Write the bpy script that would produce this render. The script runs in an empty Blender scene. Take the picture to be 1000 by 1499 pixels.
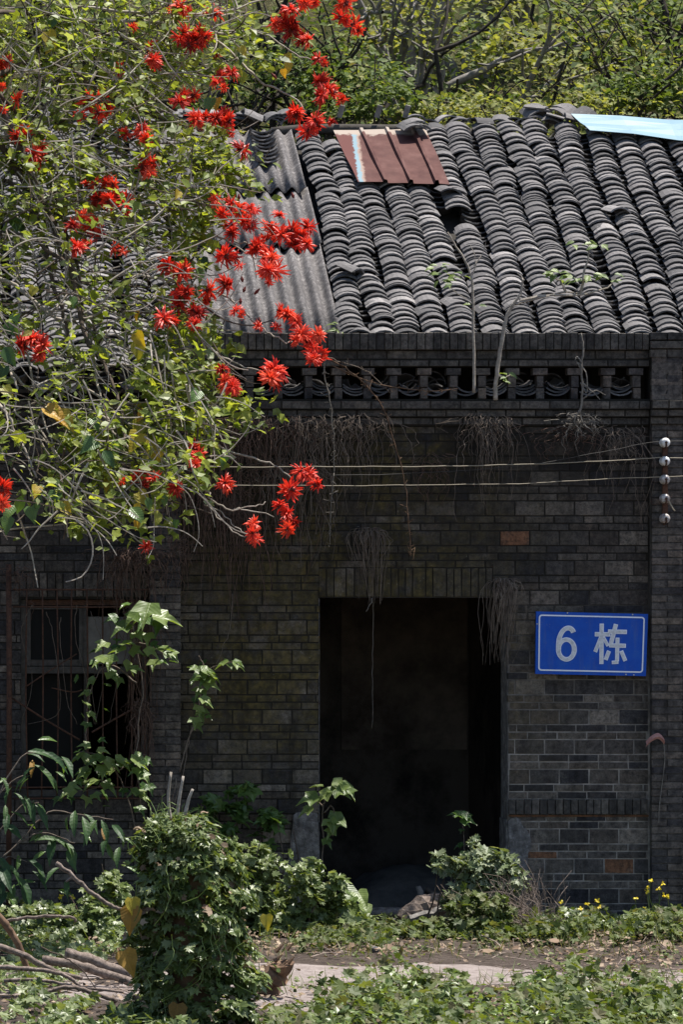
import bpy, math, random
import numpy as np
from mathutils import Vector, Matrix, Euler

# ------------------------------------------------------------------ camera, sky, sun, exposure
RD = random.Random(11)
rng = np.random.default_rng(11)
sc = bpy.context.scene
COL = sc.collection
K = 174.0                 # photograph pixels per metre on the facade plane
Z0 = 35.0                 # camera to facade
F = K * Z0
PXV, PYH = -240.0, 850.0  # where the camera's axis meets the facade, in photograph pixels
CX = (PXV - 500) / K
CZ = (1345 - PYH) / K

cam = bpy.data.cameras.new('camera')
cam.sensor_width = 36.0
cam.lens = F / 1499.0 * 36.0
cam.shift_x = (500 - PXV) / 1499.0
cam.shift_y = (PYH - 749.5) / 1499.0
cam.clip_start = 0.5
cam.clip_end = 600
camo = bpy.data.objects.new('camera', cam)
camo.location = (CX, -Z0, CZ)
camo.rotation_euler = (math.radians(90), 0, 0)
COL.objects.link(camo)
sc.camera = camo

SUN = Vector((0.30, 0.085, 0.95)).normalized()
world = bpy.data.worlds.new('World')
sc.world = world
world.use_nodes = True
wn = world.node_tree
sky = wn.nodes.new('ShaderNodeTexSky')
sky.sky_type = 'NISHITA'
sky.sun_disc = False
sky.sun_elevation = math.asin(SUN.z)
sky.sun_rotation = math.atan2(SUN.x, SUN.y)
wn.links.new(sky.outputs[0], wn.nodes['Background'].inputs[0])
wn.nodes['Background'].inputs[1].default_value = 0.092
sun = bpy.data.lights.new('sun', 'SUN')
sun.energy = 5.0
sun.angle = math.radians(0.53)
sun.color = (1.0, 0.95, 0.87)
suno = bpy.data.objects.new('sun', sun)
suno.rotation_euler = SUN.to_track_quat('Z', 'Y').to_euler()
suno.location = (8, 3, 25)
COL.objects.link(suno)
vs = sc.view_settings
vs.view_transform = 'Standard'
vs.look = 'None'
vs.exposure = 0.95
vs.gamma = 1.0
vs.use_curve_mapping = False

def at(px, py, Y=0.0):
    d = Z0 + Y
    return Vector((CX + (px - PXV) / F * d, Y, CZ + (PYH - py) / F * d))
def X(px): return (px - 500) / K
def ZZ(py): return (1345 - py) / K
def ground_y(py): return -Z0 + F * CZ / (py - PYH)
def mpp(Y): return (Z0 + Y) / F      # metres per photograph pixel at depth Y

# ------------------------------------------------------------------ object helpers
WM = {}
def _link(o, parent, M):
    COL.objects.link(o)
    if parent is not None:
        o.parent = parent
        o.matrix_parent_inverse = WM[parent.name].inverted()
    o.matrix_basis = M
    WM[o.name] = M.copy()
    return o
def empty(name, loc=(0, 0, 0), parent=None):
    o = bpy.data.objects.new(name, None)
    o.empty_display_size = 0.1
    return _link(o, parent, Matrix.Translation(Vector(loc)))
def obj(name, me, mat=None, parent=None, M=None, kind=None):
    if mat is not None and len(me.materials) == 0:
        me.materials.append(mat)
    o = bpy.data.objects.new(name, me)
    _link(o, parent, M if M is not None else Matrix.Identity(4))
    if kind: o['kind'] = kind
    return o
def tag(o, label, cat, group=None, kind=None):
    o['label'] = label
    o['category'] = cat
    if group: o['group'] = group
    if kind: o['kind'] = kind
    return o
def thing(name, label, cat, loc=(0, 0, 0), group=None):
    return tag(empty(name, loc), label, cat, group)

class Geo:
    """collects triangles and quads, links them as one mesh"""
    def __init__(s): s.v = []; s.t = []; s.q = []; s.n = 0
    def add(s, v, t=None, q=None):
        v = np.asarray(v, dtype=np.float64).reshape(-1, 3)
        if t is not None and len(t): s.t.append(np.asarray(t, dtype=np.int64).reshape(-1, 3) + s.n)
        if q is not None and len(q): s.q.append(np.asarray(q, dtype=np.int64).reshape(-1, 4) + s.n)
        s.v.append(v); s.n += len(v)
    def mesh(s, name, smooth=False):
        V = np.concatenate(s.v) if s.v else np.zeros((0, 3))
        T = np.concatenate(s.t) if s.t else np.zeros((0, 3), dtype=np.int64)
        Q = np.concatenate(s.q) if s.q else np.zeros((0, 4), dtype=np.int64)
        me = bpy.data.meshes.new(name)
        me.vertices.add(len(V)); me.vertices.foreach_set('co', V.astype(np.float32).ravel())
        nl = T.size + Q.size
        me.loops.add(nl)
        me.loops.foreach_set('vertex_index', np.concatenate([T.ravel(), Q.ravel()]).astype(np.int32))
        me.polygons.add(len(T) + len(Q))
        st = np.concatenate([np.arange(len(T)) * 3, T.size + np.arange(len(Q)) * 4]).astype(np.int32)
        me.polygons.foreach_set('loop_start', st)
        me.polygons.foreach_set('use_smooth', np.full(len(T) + len(Q), bool(smooth)))
        me.update(calc_edges=True)
        return me
    def build(s, name, mat, parent=None, smooth=False, kind=None):
        return obj(name, s.mesh(name, smooth), mat, parent, None, kind)
    # shapes
    def box(s, x0, x1, y0, y1, z0, z1):
        v = [(x0, y0, z0), (x1, y0, z0), (x1, y1, z0), (x0, y1, z0), (x0, y0, z1), (x1, y0, z1), (x1, y1, z1), (x0, y1, z1)]
        s.add(v, q=[(0, 3, 2, 1), (4, 5, 6, 7), (0, 1, 5, 4), (1, 2, 6, 5), (2, 3, 7, 6), (3, 0, 4, 7)])
    def tube(s, pts, r, n=5, cap=True):
        P = np.asarray([tuple(p) for p in pts], dtype=np.float64)
        m = len(P)
        r = np.asarray(r, dtype=np.float64) if np.ndim(r) else np.full(m, float(r))
        T = np.gradient(P, axis=0)
        T /= np.linalg.norm(T, axis=1, keepdims=True) + 1e-12
        ref = np.array([0.31, 0.87, 0.38]); ref /= np.linalg.norm(ref)
        A = np.cross(T, ref); A /= np.linalg.norm(A, axis=1, keepdims=True) + 1e-9
        B = np.cross(T, A)
        a = np.arange(n) * 2 * math.pi / n
        V = P[:, None, :] + r[:, None, None] * (np.cos(a)[None, :, None] * A[:, None, :] + np.sin(a)[None, :, None] * B[:, None, :])
        q = []
        for i in range(m - 1):
            for j in range(n):
                k = (j + 1) % n
                q.append((i * n + j, i * n + k, (i + 1) * n + k, (i + 1) * n + j))
        V = V.reshape(-1, 3); t = []
        if cap:
            V = np.concatenate([V, P[[0, -1]]])
            for j in range(n):
                k = (j + 1) % n
                t.append((m * n, k, j)); t.append((m * n + 1, (m - 1) * n + j, (m - 1) * n + k))
        s.add(V, t=t, q=q)

def smooth_path(pts, sub=4):
    P = [np.array(tuple(p), dtype=float) for p in pts]
    if len(P) < 3: 
        return [P[0] + (P[-1] - P[0]) * i / (sub) for i in range(sub + 1)]
    out = []
    Q = [2 * P[0] - P[1]] + P + [2 * P[-1] - P[-2]]
    for i in range(1, len(Q) - 2):
        p0, p1, p2, p3 = Q[i - 1], Q[i], Q[i + 1], Q[i + 2]
        for k in range(sub):
            t = k / sub
            out.append(0.5 * ((2 * p1) + (-p0 + p2) * t + (2 * p0 - 5 * p1 + 4 * p2 - p3) * t * t + (-p0 + 3 * p1 - 3 * p2 + p3) * t ** 3))
    out.append(P[-1])
    return out
def taper(n, r0, r1): return np.linspace(r0, r1, n)

# ------------------------------------------------------------------ materials
class MB:
    def __init__(s, name):
        s.m = bpy.data.materials.new(name); s.m.use_nodes = True
        s.nt = s.m.node_tree; s.N = s.nt.nodes; s.L = s.nt.links
        s.N.clear()
        s.out = s.N.new('ShaderNodeOutputMaterial')
        s.p = s.N.new('ShaderNodeBsdfPrincipled')
        s.L.new(s.p.outputs[0], s.out.inputs[0])
    def n(s, typ, **kw):
        nd = s.N.new(typ)
        for k, v in kw.items(): setattr(nd, k, v)
        return nd
    def set(s, sock, v):
        if isinstance(v, bpy.types.NodeSocket): s.L.new(v, sock)
        else: sock.default_value = v
    def pos(s): return s.n('ShaderNodeNewGeometry').outputs['Position']
    def objc(s): return s.n('ShaderNodeTexCoord').outputs['Object']
    def rnd(s):
        g = s.n('ShaderNodeNewGeometry').outputs['Random Per Island']
        o = s.n('ShaderNodeObjectInfo').outputs['Random']
        c = s.n('ShaderNodeCombineXYZ'); s.L.new(g, c.inputs[0]); s.L.new(o, c.inputs[1])
        w = s.n('ShaderNodeTexWhiteNoise'); w.noise_dimensions = '3D'; s.L.new(c.outputs[0], w.inputs['Vector'])
        return w.outputs['Value'], w.outputs['Color']
    def noise(s, scale, detail=4, rough=0.6, vec=None, dist=0.0):
        t = s.n('ShaderNodeTexNoise'); s.set(t.inputs['Vector'], vec if vec is not None else s.pos())
        t.inputs['Scale'].default_value = scale; t.inputs['Detail'].default_value = detail
        t.inputs['Roughness'].default_value = rough; t.inputs['Distortion'].default_value = dist
        return t.outputs['Fac']
    def ramp(s, fac, stops, interp='LINEAR'):
        r = s.n('ShaderNodeValToRGB'); r.color_ramp.interpolation = interp
        e = r.color_ramp.elements
        while len(e) < len(stops): e.new(0.5)
        for el, (p, c) in zip(e, stops):
            el.position = p; el.color = (*c, 1) if len(c) == 3 else c
        s.set(r.inputs[0], fac); return r.outputs[0]
    def val(s, fac, a, b, c=0.0, d=1.0):
        r = s.n('ShaderNodeMapRange'); r.clamp = True
        s.set(r.inputs[0], fac)
        for i, v in enumerate((a, b, c, d)): r.inputs[i + 1].default_value = v
        return r.outputs[0]
    def mix(s, f, a, b, mode='MIX'):
        m = s.n('ShaderNodeMix', data_type='RGBA', blend_type=mode)
        s.set(m.inputs[0], f)
        for i, v in ((6, a), (7, b)):
            if isinstance(v, tuple) and len(v) == 3: v = (*v, 1)
            s.set(m.inputs[i], v)
        return m.outputs[2]
    def math(s, op, a, b=0.5):
        m = s.n('ShaderNodeMath', operation=op); s.set(m.inputs[0], a); s.set(m.inputs[1], b); return m.outputs[0]
    def bump(s, h, st=0.4, dist=0.01):
        b = s.n('ShaderNodeBump'); b.inputs['Strength'].default_value = st; b.inputs['Distance'].default_value = dist
        s.set(b.inputs['Height'], h); s.L.new(b.outputs[0], s.p.inputs['Normal'])
    def fin(s, col, rough=0.85, spec=0.3, metal=0.0):
        if isinstance(col, tuple) and len(col) == 3: col = (*col, 1)
        s.set(s.p.inputs['Base Color'], col); s.set(s.p.inputs['Roughness'], rough)
        s.p.inputs['Specular IOR Level'].default_value = spec; s.p.inputs['Metallic'].default_value = metal
        return s.m

def leaf_mat(name, cols, trans=0.35, rough=0.45, spec=0.4, tcol=None, veins=False):
    b = MB(name)
    v, c = b.rnd()
    n = len(cols)
    col = b.ramp(v, [(i / max(1, n - 1), cols[i]) for i in range(n)])
    nz = b.noise(30, 3)
    col = b.mix(b.val(nz, 0.35, 0.7, 0.0, 0.35), col, (0.5, 0.5, 0.45), 'MULTIPLY')
    if veins:
        oc = b.objc(); sx = b.n('ShaderNodeSeparateXYZ'); b.L.new(oc, sx.inputs[0])
        ax = b.math('ABSOLUTE', sx.outputs[0], 0)
        ph = b.math('FRACT', b.math('MULTIPLY', b.math('SUBTRACT', sx.outputs[1], b.math('MULTIPLY', ax, 0.75)), 8.0), 0)
        rib = b.math('MAXIMUM', b.val(ax, 0.03, 0.012), b.math('MULTIPLY', b.val(b.math('ABSOLUTE', b.math('SUBTRACT', ph, 0.5), 0), 0.10, 0.0), 0.55))
        col = b.mix(b.math('MULTIPLY', rib, 0.22), col, b.mix(1.0, col, (2.0, 1.8, 1.6), 'MULTIPLY'))
        b.bump(b.math('ADD', rib, b.math('MULTIPLY', b.math('ABSOLUTE', b.math('SUBTRACT', ph, 0.5), 0), -1.0)), 0.25, 0.006)
    b.fin(col, rough, spec)
    tr = b.n('ShaderNodeBsdfTranslucent')
    tc = b.mix(1.0, col, (1.5, 1.45, 0.5) if tcol is None else tcol, 'MULTIPLY')
    b.L.new(tc, tr.inputs[0])
    mx = b.n('ShaderNodeMixShader'); mx.inputs[0].default_value = trans
    b.L.new(b.p.outputs[0], mx.inputs[1]); b.L.new(tr.outputs[0], mx.inputs[2])
    b.L.new(mx.outputs[0], b.out.inputs[0])
    return b.m

def bark_mat(name, a, bb, scale=18, rough=0.9):
    b = MB(name)
    v, c = b.rnd()
    nz = b.noise(scale, 5, 0.65)
    col = b.ramp(nz, [(0.3, a), (0.7, bb)])
    col = b.mix(b.val(v, 0, 1, 0, 0.45), col, (0.45, 0.42, 0.4), 'MULTIPLY')
    b.bump(b.noise(scale * 3, 4), 0.5, 0.01)
    return b.fin(col, rough, 0.2)

def make_brick_mat(name, cols, moss=True, lime=0.25):
    b = MB(name)
    v, c = b.rnd()
    n = len(cols)
    col = b.ramp(v, [(i / (n - 1), cols[i]) for i in range(n)])
    pos = b.pos()
    mott = b.noise(16, 6, 0.75)
    col = b.mix(b.val(mott, 0.38, 0.62, 0.0, 1.0), b.mix(1.0, col, (0.62, 0.62, 0.64), 'MULTIPLY'), b.mix(1.0, col, (1.75, 1.7, 1.65), 'MULTIPLY'))
    fine = b.noise(42, 5, 0.8)
    col = b.mix(b.val(fine, 0.5, 0.64, 0.0, 0.6), col, (0.012, 0.0115, 0.012))
    lm = b.math('MULTIPLY', b.val(b.noise(4.5, 5, 0.75), 0.50, 0.66), b.val(b.noise(55, 5, 0.8), 0.42, 0.58))
    col = b.mix(b.math('MULTIPLY', lm, lime), col, (0.30, 0.285, 0.27))
    if moss:
        sx = b.n('ShaderNodeSeparateXYZ'); b.L.new(pos, sx.inputs[0])
        # growth sits on the damp middle and left of the facade, below the broken gutter
        mx = b.math('MULTIPLY', b.val(sx.outputs[0], -1.9, -1.1), b.val(sx.outputs[0], 2.1, 0.6))
        mz = b.math('MULTIPLY', b.val(sx.outputs[2], 0.7, 1.9), b.val(sx.outputs[2], 5.4, 4.9))
        msk = b.math('MULTIPLY', mx, mz)
        mn = b.noise(2.2, 7, 0.72)
        mm = b.math('MULTIPLY', msk, b.val(mn, 0.36, 0.52))
        mossc = b.ramp(b.noise(14, 4), [(0.3, (0.016, 0.014, 0.008)), (0.5, (0.058, 0.048, 0.016)), (0.68, (0.125, 0.098, 0.028))])
        col = b.mix(b.math('MULTIPLY', mm, 0.82), col, mossc)
        # noise-broken darkening that grows stronger up towards the cornice
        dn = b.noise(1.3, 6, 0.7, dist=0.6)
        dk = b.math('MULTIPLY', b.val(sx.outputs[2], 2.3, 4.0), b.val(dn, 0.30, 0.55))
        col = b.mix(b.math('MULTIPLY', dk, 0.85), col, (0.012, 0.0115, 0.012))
        wh = b.math('MULTIPLY', msk, b.val(b.noise(48, 2, 0.5), 0.70, 0.74))
        col = b.mix(b.math('MULTIPLY', wh, 0.5), col, (0.22, 0.22, 0.2))
    mp = b.n('ShaderNodeMapping'); b.L.new(pos, mp.inputs[0]); mp.inputs['Scale'].default_value = (6.5, 6.5, 0.55)
    stn = b.noise(1.0, 5, 0.65, vec=mp.outputs[0])
    col = b.mix(b.val(stn, 0.52, 0.68, 0.0, 0.6), col, b.mix(1.0, col, (0.35, 0.33, 0.30), 'MULTIPLY'))
    col = b.mix(b.val(stn, 0.42, 0.30, 0.0, 0.5), col, b.mix(1.0, col, (1.7, 1.6, 1.5), 'MULTIPLY'))
    col = b.mix(1.0, col, (1.06, 1.0, 0.90), 'MULTIPLY')
    hb = b.noise(70, 6, 0.8)
    b.bump(hb, 1.0, 0.008)
    return b.fin(col, 0.9, 0.25)

BR = [(0.022, 0.023, 0.030), (0.064, 0.060, 0.060), (0.100, 0.093, 0.089), (0.030, 0.031, 0.038), (0.165, 0.152, 0.142), (0.052, 0.049, 0.050), (0.082, 0.072, 0.065), (0.024, 0.025, 0.031), (0.13, 0.12, 0.112)]
M_brick = make_brick_mat('grey_brick', BR)
M_pier = make_brick_mat('pilaster_brick', [(0.050, 0.049, 0.053), (0.085, 0.08, 0.08), (0.035, 0.035, 0.042), (0.12, 0.105, 0.097), (0.068, 0.066, 0.069)], moss=False)
M_coping = make_brick_mat('coping_brick', [(0.030, 0.030, 0.032), (0.066, 0.064, 0.065), (0.045, 0.045, 0.047), (0.088, 0.084, 0.082)], moss=False, lime=0.3)
M_red = make_brick_mat('red_brick', [(0.10, 0.052, 0.032), (0.15, 0.08, 0.05)], moss=False)
def mk_mortar():
    b = MB('mortar')
    n = b.noise(7, 6, 0.7)
    col = b.ramp(n, [(0.3, (0.10, 0.09, 0.08)), (0.5, (0.26, 0.235, 0.21)), (0.7, (0.44, 0.40, 0.36))])
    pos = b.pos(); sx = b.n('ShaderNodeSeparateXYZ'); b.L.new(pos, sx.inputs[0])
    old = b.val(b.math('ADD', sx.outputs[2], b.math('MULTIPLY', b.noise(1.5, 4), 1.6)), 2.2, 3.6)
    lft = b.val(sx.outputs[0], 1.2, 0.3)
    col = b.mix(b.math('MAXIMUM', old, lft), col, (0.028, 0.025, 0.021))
    b.bump(b.noise(60, 4), 0.8, 0.01)
    return b.fin(col, 0.95, 0.1)
M_mortar = mk_mortar()
def mk_plaster():
    b = MB('old_render')
    n = b.noise(12, 8, 0.75)
    col = b.ramp(n, [(0.3, (0.06, 0.056, 0.054)), (0.5, (0.17, 0.16, 0.155)), (0.68, (0.34, 0.32, 0.305))])
    cr = b.n('ShaderNodeTexVoronoi', feature='DISTANCE_TO_EDGE'); cr.inputs['Scale'].default_value = 9
    b.L.new(b.n('ShaderNodeNewGeometry').outputs['Position'], cr.inputs['Vector'])
    col = b.mix(b.val(cr.outputs['Distance'], 0.0, 0.02, 0.5, 0.0), col, (0.03, 0.028, 0.026))
    b.bump(b.noise(35, 6, 0.8), 1.0, 0.02)
    return b.fin(col, 0.95, 0.15)
M_plaster = mk_plaster()
def mk_simple(name, stops, scale, rough=0.9, spec=0.25, bump=0.4, bscale=50, metal=0.0, bd=0.01):
    b = MB(name)
    col = b.ramp(b.noise(scale, 6, 0.7), stops)
    if bump: b.bump(b.noise(bscale, 4), bump, bd)
    return b.fin(col, rough, spec, metal)
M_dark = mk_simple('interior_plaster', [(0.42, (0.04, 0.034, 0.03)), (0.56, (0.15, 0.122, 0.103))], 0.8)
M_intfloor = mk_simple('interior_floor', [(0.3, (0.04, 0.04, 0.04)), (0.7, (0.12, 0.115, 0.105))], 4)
M_deck = mk_simple('roof_boards', [(0.3, (0.015, 0.013, 0.011)), (0.7, (0.04, 0.035, 0.03))], 6)
def mk_tile(name, dark=1.0):
    b = MB(name)
    v, c = b.rnd()
    d = dark
    col = b.ramp(v, [(0.0, (0.055*d, 0.053*d, 0.054*d)), (0.2, (0.12*d, 0.113*d, 0.113*d)), (0.6, (0.175*d, 0.163*d, 0.161*d)), (0.82, (0.08*d, 0.076*d, 0.077*d)), (1.0, (0.28*d, 0.262*d, 0.255*d))])
    big = b.noise(1.6, 5, 0.65)
    col = b.mix(b.val(big, 0.5, 0.72, 0.0, 0.6), col, (0.05, 0.049, 0.05))
    sp = b.noise(38, 5, 0.75)
    col = b.mix(b.val(sp, 0.45, 0.68, 0.0, 0.7), col, (0.06, 0.058, 0.058))
    li = b.noise(21, 4, 0.6)
    col = b.mix(b.val(li, 0.62, 0.72, 0.0, 0.5), col, (0.34, 0.33, 0.31))
    b.bump(b.noise(70, 4, 0.7), 0.6, 0.006)
    return b.fin(col, 0.88, 0.25)
M_tile = mk_tile('grey_roof_tile')
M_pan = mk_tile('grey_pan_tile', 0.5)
M_drip = mk_simple('drip_tile', [(0.35, (0.10, 0.097, 0.095)), (0.55, (0.26, 0.255, 0.25)), (0.7, (0.34, 0.335, 0.33))], 16)
def mk_fibro():
    b = MB('fibre_cement')
    col = b.ramp(b.noise(30, 8, 0.8), [(0.34, (0.035, 0.033, 0.034)), (0.5, (0.11, 0.102, 0.102)), (0.66, (0.26, 0.245, 0.24))])
    col = b.mix(b.val(b.noise(2.2, 6, 0.7), 0.45, 0.7, 0, 0.55), col, (0.07, 0.064, 0.063))
    b.bump(b.noise(90, 4, 0.7), 0.5, 0.006)
    return b.fin(col, 0.92, 0.2)
M_fibro = mk_fibro()
def mk_rustsheet():
    b = MB('brown_sheet_metal')
    col = b.ramp(b.noise(7, 5, 0.6), [(0.3, (0.060, 0.022, 0.019)), (0.55, (0.090, 0.038, 0.032)), (0.75, (0.12, 0.058, 0.05))])
    oc = b.objc(); sx = b.n('ShaderNodeSeparateXYZ'); b.L.new(oc, sx.inputs[0])
    nz = b.noise(11, 5, 0.7, vec=oc)
    pe = b.math('ADD', sx.outputs[0], b.math('MULTIPLY', nz, 0.10))
    col = b.mix(b.val(pe, 0.125, 0.105), col, (0.26, 0.19, 0.155))
    col = b.mix(b.val(pe, 0.10, 0.085), col, (0.17, 0.25, 0.29))
    col = b.mix(b.val(pe, 0.062, 0.05), col, (0.10, 0.035, 0.03))
    pt = b.math('ADD', sx.outputs[1], b.math('MULTIPLY', b.noise(9, 4, 0.7, vec=oc), -0.25))
    col = b.mix(b.val(pt, 0.99, 1.03), col, (0.30, 0.25, 0.21))
    return b.fin(col, 0.75, 0.15)
M_rust = mk_rustsheet()
M_blue = mk_simple('pale_blue_sheet', [(0.3, (0.115, 0.21, 0.265)), (0.7, (0.145, 0.25, 0.305))], 3, 0.5, 0.4, 0.05)
M_wood = bark_mat('weathered_timber', (0.035, 0.03, 0.026), (0.09, 0.08, 0.07), 10)
M_greywood = bark_mat('grey_timber', (0.11, 0.10, 0.095), (0.30, 0.28, 0.26), 9)
M_frame = bark_mat('window_frame_wood', (0.06, 0.055, 0.05), (0.14, 0.13, 0.12), 14)
M_board = mk_simple('pale_board', [(0.35, (0.15, 0.14, 0.13)), (0.65, (0.25, 0.24, 0.225))], 4)
M_iron = mk_simple('rusty_iron', [(0.3, (0.03, 0.017, 0.012)), (0.55, (0.085, 0.04, 0.025)), (0.8, (0.14, 0.065, 0.035))], 30, 0.8, 0.3)
def mk_glass():
    b = MB('window_glass'); b.fin((0.010, 0.010, 0.010), 0.6, 0.12); return b.m
M_glass = mk_glass()
def mk_sign():
    b = MB('sign_blue')
    col = b.ramp(b.noise(9, 4), [(0.3, (0.003, 0.066, 0.41)), (0.55, (0.004, 0.08, 0.46)), (0.75, (0.010, 0.095, 0.45))])
    mp = b.n('ShaderNodeMapping'); b.L.new(b.pos(), mp.inputs[0]); mp.inputs['Scale'].default_value = (22, 22, 2.0)
    col = b.mix(b.val(b.noise(1.0, 5, 0.7, vec=mp.outputs[0]), 0.52, 0.75, 0.0, 0.35), col, (0.10, 0.14, 0.26))
    col = b.mix(b.val(b.noise(70, 3, 0.6), 0.66, 0.72, 0.0, 0.5), col, (0.16, 0.18, 0.24))
    return b.fin(col, 0.5, 0.25)
M_signblue = mk_sign()
M_signwhite = mk_simple('sign_white', [(0.3, (0.72, 0.77, 0.86)), (0.7, (0.82, 0.85, 0.9))], 30, 0.4, 0.45, 0.0)
M_signgrey = mk_simple('sign_worn_film', [(0.3, (0.40, 0.42, 0.45)), (0.5, (0.60, 0.62, 0.66)), (0.7, (0.74, 0.76, 0.80))], 26, 0.5, 0.35, 0.0)
M_steel = mk_simple('screw_steel', [(0.3, (0.35, 0.35, 0.36)), (0.7, (0.6, 0.6, 0.6))], 30, 0.4, 0.5, 0.0, metal=0.6)
M_porc = mk_simple('porcelain', [(0.35, (0.45, 0.43, 0.41)), (0.5, (0.72, 0.71, 0.70)), (0.7, (0.8, 0.8, 0.79))], 22, 0.25, 0.5, 0.0)
M_porcd = mk_simple('grimy_porcelain', [(0.35, (0.16, 0.13, 0.12)), (0.5, (0.34, 0.30, 0.28)), (0.65, (0.62, 0.6, 0.58))], 28, 0.35, 0.5, 0.0)
M_wire = mk_simple('old_wire', [(0.3, (0.22, 0.185, 0.13)), (0.7, (0.36, 0.31, 0.23))], 8, 0.6, 0.3, 0.0)
M_wire2 = mk_simple('thin_dark_wire', [(0.3, (0.03, 0.028, 0.026)), (0.7, (0.05, 0.046, 0.04))], 8, 0.6, 0.3, 0.0)
M_plasticred = mk_simple('faded_red_plastic', [(0.3, (0.24, 0.10, 0.085)), (0.7, (0.42, 0.24, 0.21))], 30, 0.6, 0.3, 0.0)

M_twig = bark_mat('pale_twig_bark', (0.22, 0.19, 0.155), (0.46, 0.41, 0.35), 14)
M_stem = bark_mat('brown_stem_bark', (0.05, 0.038, 0.028), (0.13, 0.10, 0.078), 16)
M_darkbark = bark_mat('dark_bark', (0.018, 0.015, 0.012), (0.06, 0.05, 0.042), 12)
M_dead = bark_mat('dead_branch', (0.07, 0.052, 0.042), (0.30, 0.24, 0.205), 34)
M_log = bark_mat('brown_log', (0.06, 0.035, 0.022), (0.22, 0.14, 0.09), 8)
M_root = bark_mat('dry_root', (0.08, 0.06, 0.048), (0.22, 0.18, 0.145), 20)
M_rootg = bark_mat('grey_dry_grass', (0.11, 0.10, 0.087), (0.27, 0.245, 0.213), 20)
M_rootd = bark_mat('dark_dry_root', (0.055, 0.034, 0.026), (0.16, 0.105, 0.082), 20)

L_coral = leaf_mat('coral_tree_leaf', [(0.10, 0.14, 0.025), (0.17, 0.225, 0.035), (0.28, 0.33, 0.05), (0.20, 0.26, 0.08), (0.34, 0.37, 0.07), (0.09, 0.13, 0.04), (0.30, 0.34, 0.18), (0.24, 0.29, 0.045)], 0.5, 0.45, 0.35)
L_yellow = leaf_mat('yellowing_leaf', [(0.42, 0.30, 0.02), (0.36, 0.27, 0.03), (0.24, 0.25, 0.035), (0.50, 0.36, 0.04), (0.42, 0.20, 0.03)], 0.4, veins=True)
L_green = leaf_mat('broad_green_leaf', [(0.04, 0.085, 0.022), (0.07, 0.13, 0.03), (0.10, 0.17, 0.045)], 0.3, 0.35, veins=True)
L_pale = leaf_mat('pale_vine_leaf', [(0.08, 0.13, 0.035), (0.15, 0.21, 0.06), (0.20, 0.26, 0.085)], 0.35, 0.4, veins=True)
L_lance = leaf_mat('dark_lance_leaf', [(0.022, 0.055, 0.02), (0.04, 0.085, 0.028), (0.06, 0.11, 0.035)], 0.25, 0.5, 0.3, veins=True)
L_hop = leaf_mat('creeper_leaf', [(0.04, 0.068, 0.02), (0.10, 0.14, 0.036), (0.16, 0.205, 0.07), (0.25, 0.29, 0.15), (0.07, 0.105, 0.03), (0.14, 0.185, 0.045)], 0.32, 0.4)
L_hop2 = leaf_mat('sunny_ground_leaf', [(0.04, 0.064, 0.016), (0.085, 0.12, 0.026), (0.135, 0.17, 0.042), (0.055, 0.082, 0.025), (0.165, 0.19, 0.075), (0.11, 0.10, 0.05)], 0.35, 0.55, 0.3)
L_mug = leaf_mat('silvery_leaf', [(0.10, 0.14, 0.06), (0.17, 0.21, 0.11), (0.26, 0.29, 0.19)], 0.25, 0.5)
L_litter = leaf_mat('dry_litter_leaf', [(0.10, 0.065, 0.04), (0.20, 0.14, 0.095), (0.30, 0.23, 0.17), (0.14, 0.085, 0.055), (0.38, 0.30, 0.22)], 0.05, 0.8, 0.2)
L_bg = leaf_mat('hillside_leaf', [(0.09, 0.105, 0.035), (0.18, 0.205, 0.055), (0.25, 0.27, 0.08), (0.31, 0.32, 0.12), (0.15, 0.13, 0.07)], 0.42, 0.6, 0.2)
L_bg2 = leaf_mat('hillside_dark_leaf', [(0.05, 0.08, 0.022), (0.10, 0.145, 0.035), (0.165, 0.205, 0.06)], 0.38, 0.6, 0.2)
L_grass = leaf_mat('grass_blade', [(0.06, 0.10, 0.025), (0.14, 0.17, 0.05), (0.22, 0.20, 0.10), (0.10, 0.14, 0.03)], 0.3, 0.6)
L_brown = leaf_mat('brown_dead_leaf', [(0.20, 0.11, 0.025), (0.33, 0.19, 0.03)], 0.3, 0.6, veins=True)
def mk_petal():
    b = MB('red_petal')
    v, c = b.rnd()
    col = b.ramp(v, [(0, (0.48, 0.022, 0.014)), (0.45, (0.72, 0.05, 0.025)), (0.8, (0.82, 0.10, 0.045)), (1, (0.62, 0.035, 0.02))])
    age = b.n('ShaderNodeObjectInfo').outputs['Random']
    col = b.mix(b.val(age, 0.62, 1.0, 0.0, 0.75), col, (0.26, 0.012, 0.012))
    col = b.mix(b.val(age, 0.25, 0.0, 0.0, 0.4), col, (0.85, 0.16, 0.06))
    b.fin(col, 0.45, 0.4)
    tr = b.n('ShaderNodeBsdfTranslucent'); b.L.new(b.mix(1.0, col, (1.3, 1.0, 0.9), 'MULTIPLY'), tr.inputs[0])
    mx = b.n('ShaderNodeMixShader'); mx.inputs[0].default_value = 0.3
    b.L.new(b.p.outputs[0], mx.inputs[1]); b.L.new(tr.outputs[0], mx.inputs[2]); b.L.new(mx.outputs[0], b.out.inputs[0])
    return b.m
M_petal = mk_petal()
M_calyx = mk_simple('calyx', [(0.3, (0.06, 0.012, 0.01)), (0.7, (0.16, 0.025, 0.018))], 60, 0.7)
M_yflower = leaf_mat('yellow_petal', [(0.72, 0.55, 0.02), (0.8, 0.66, 0.05)], 0.3)

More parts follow.
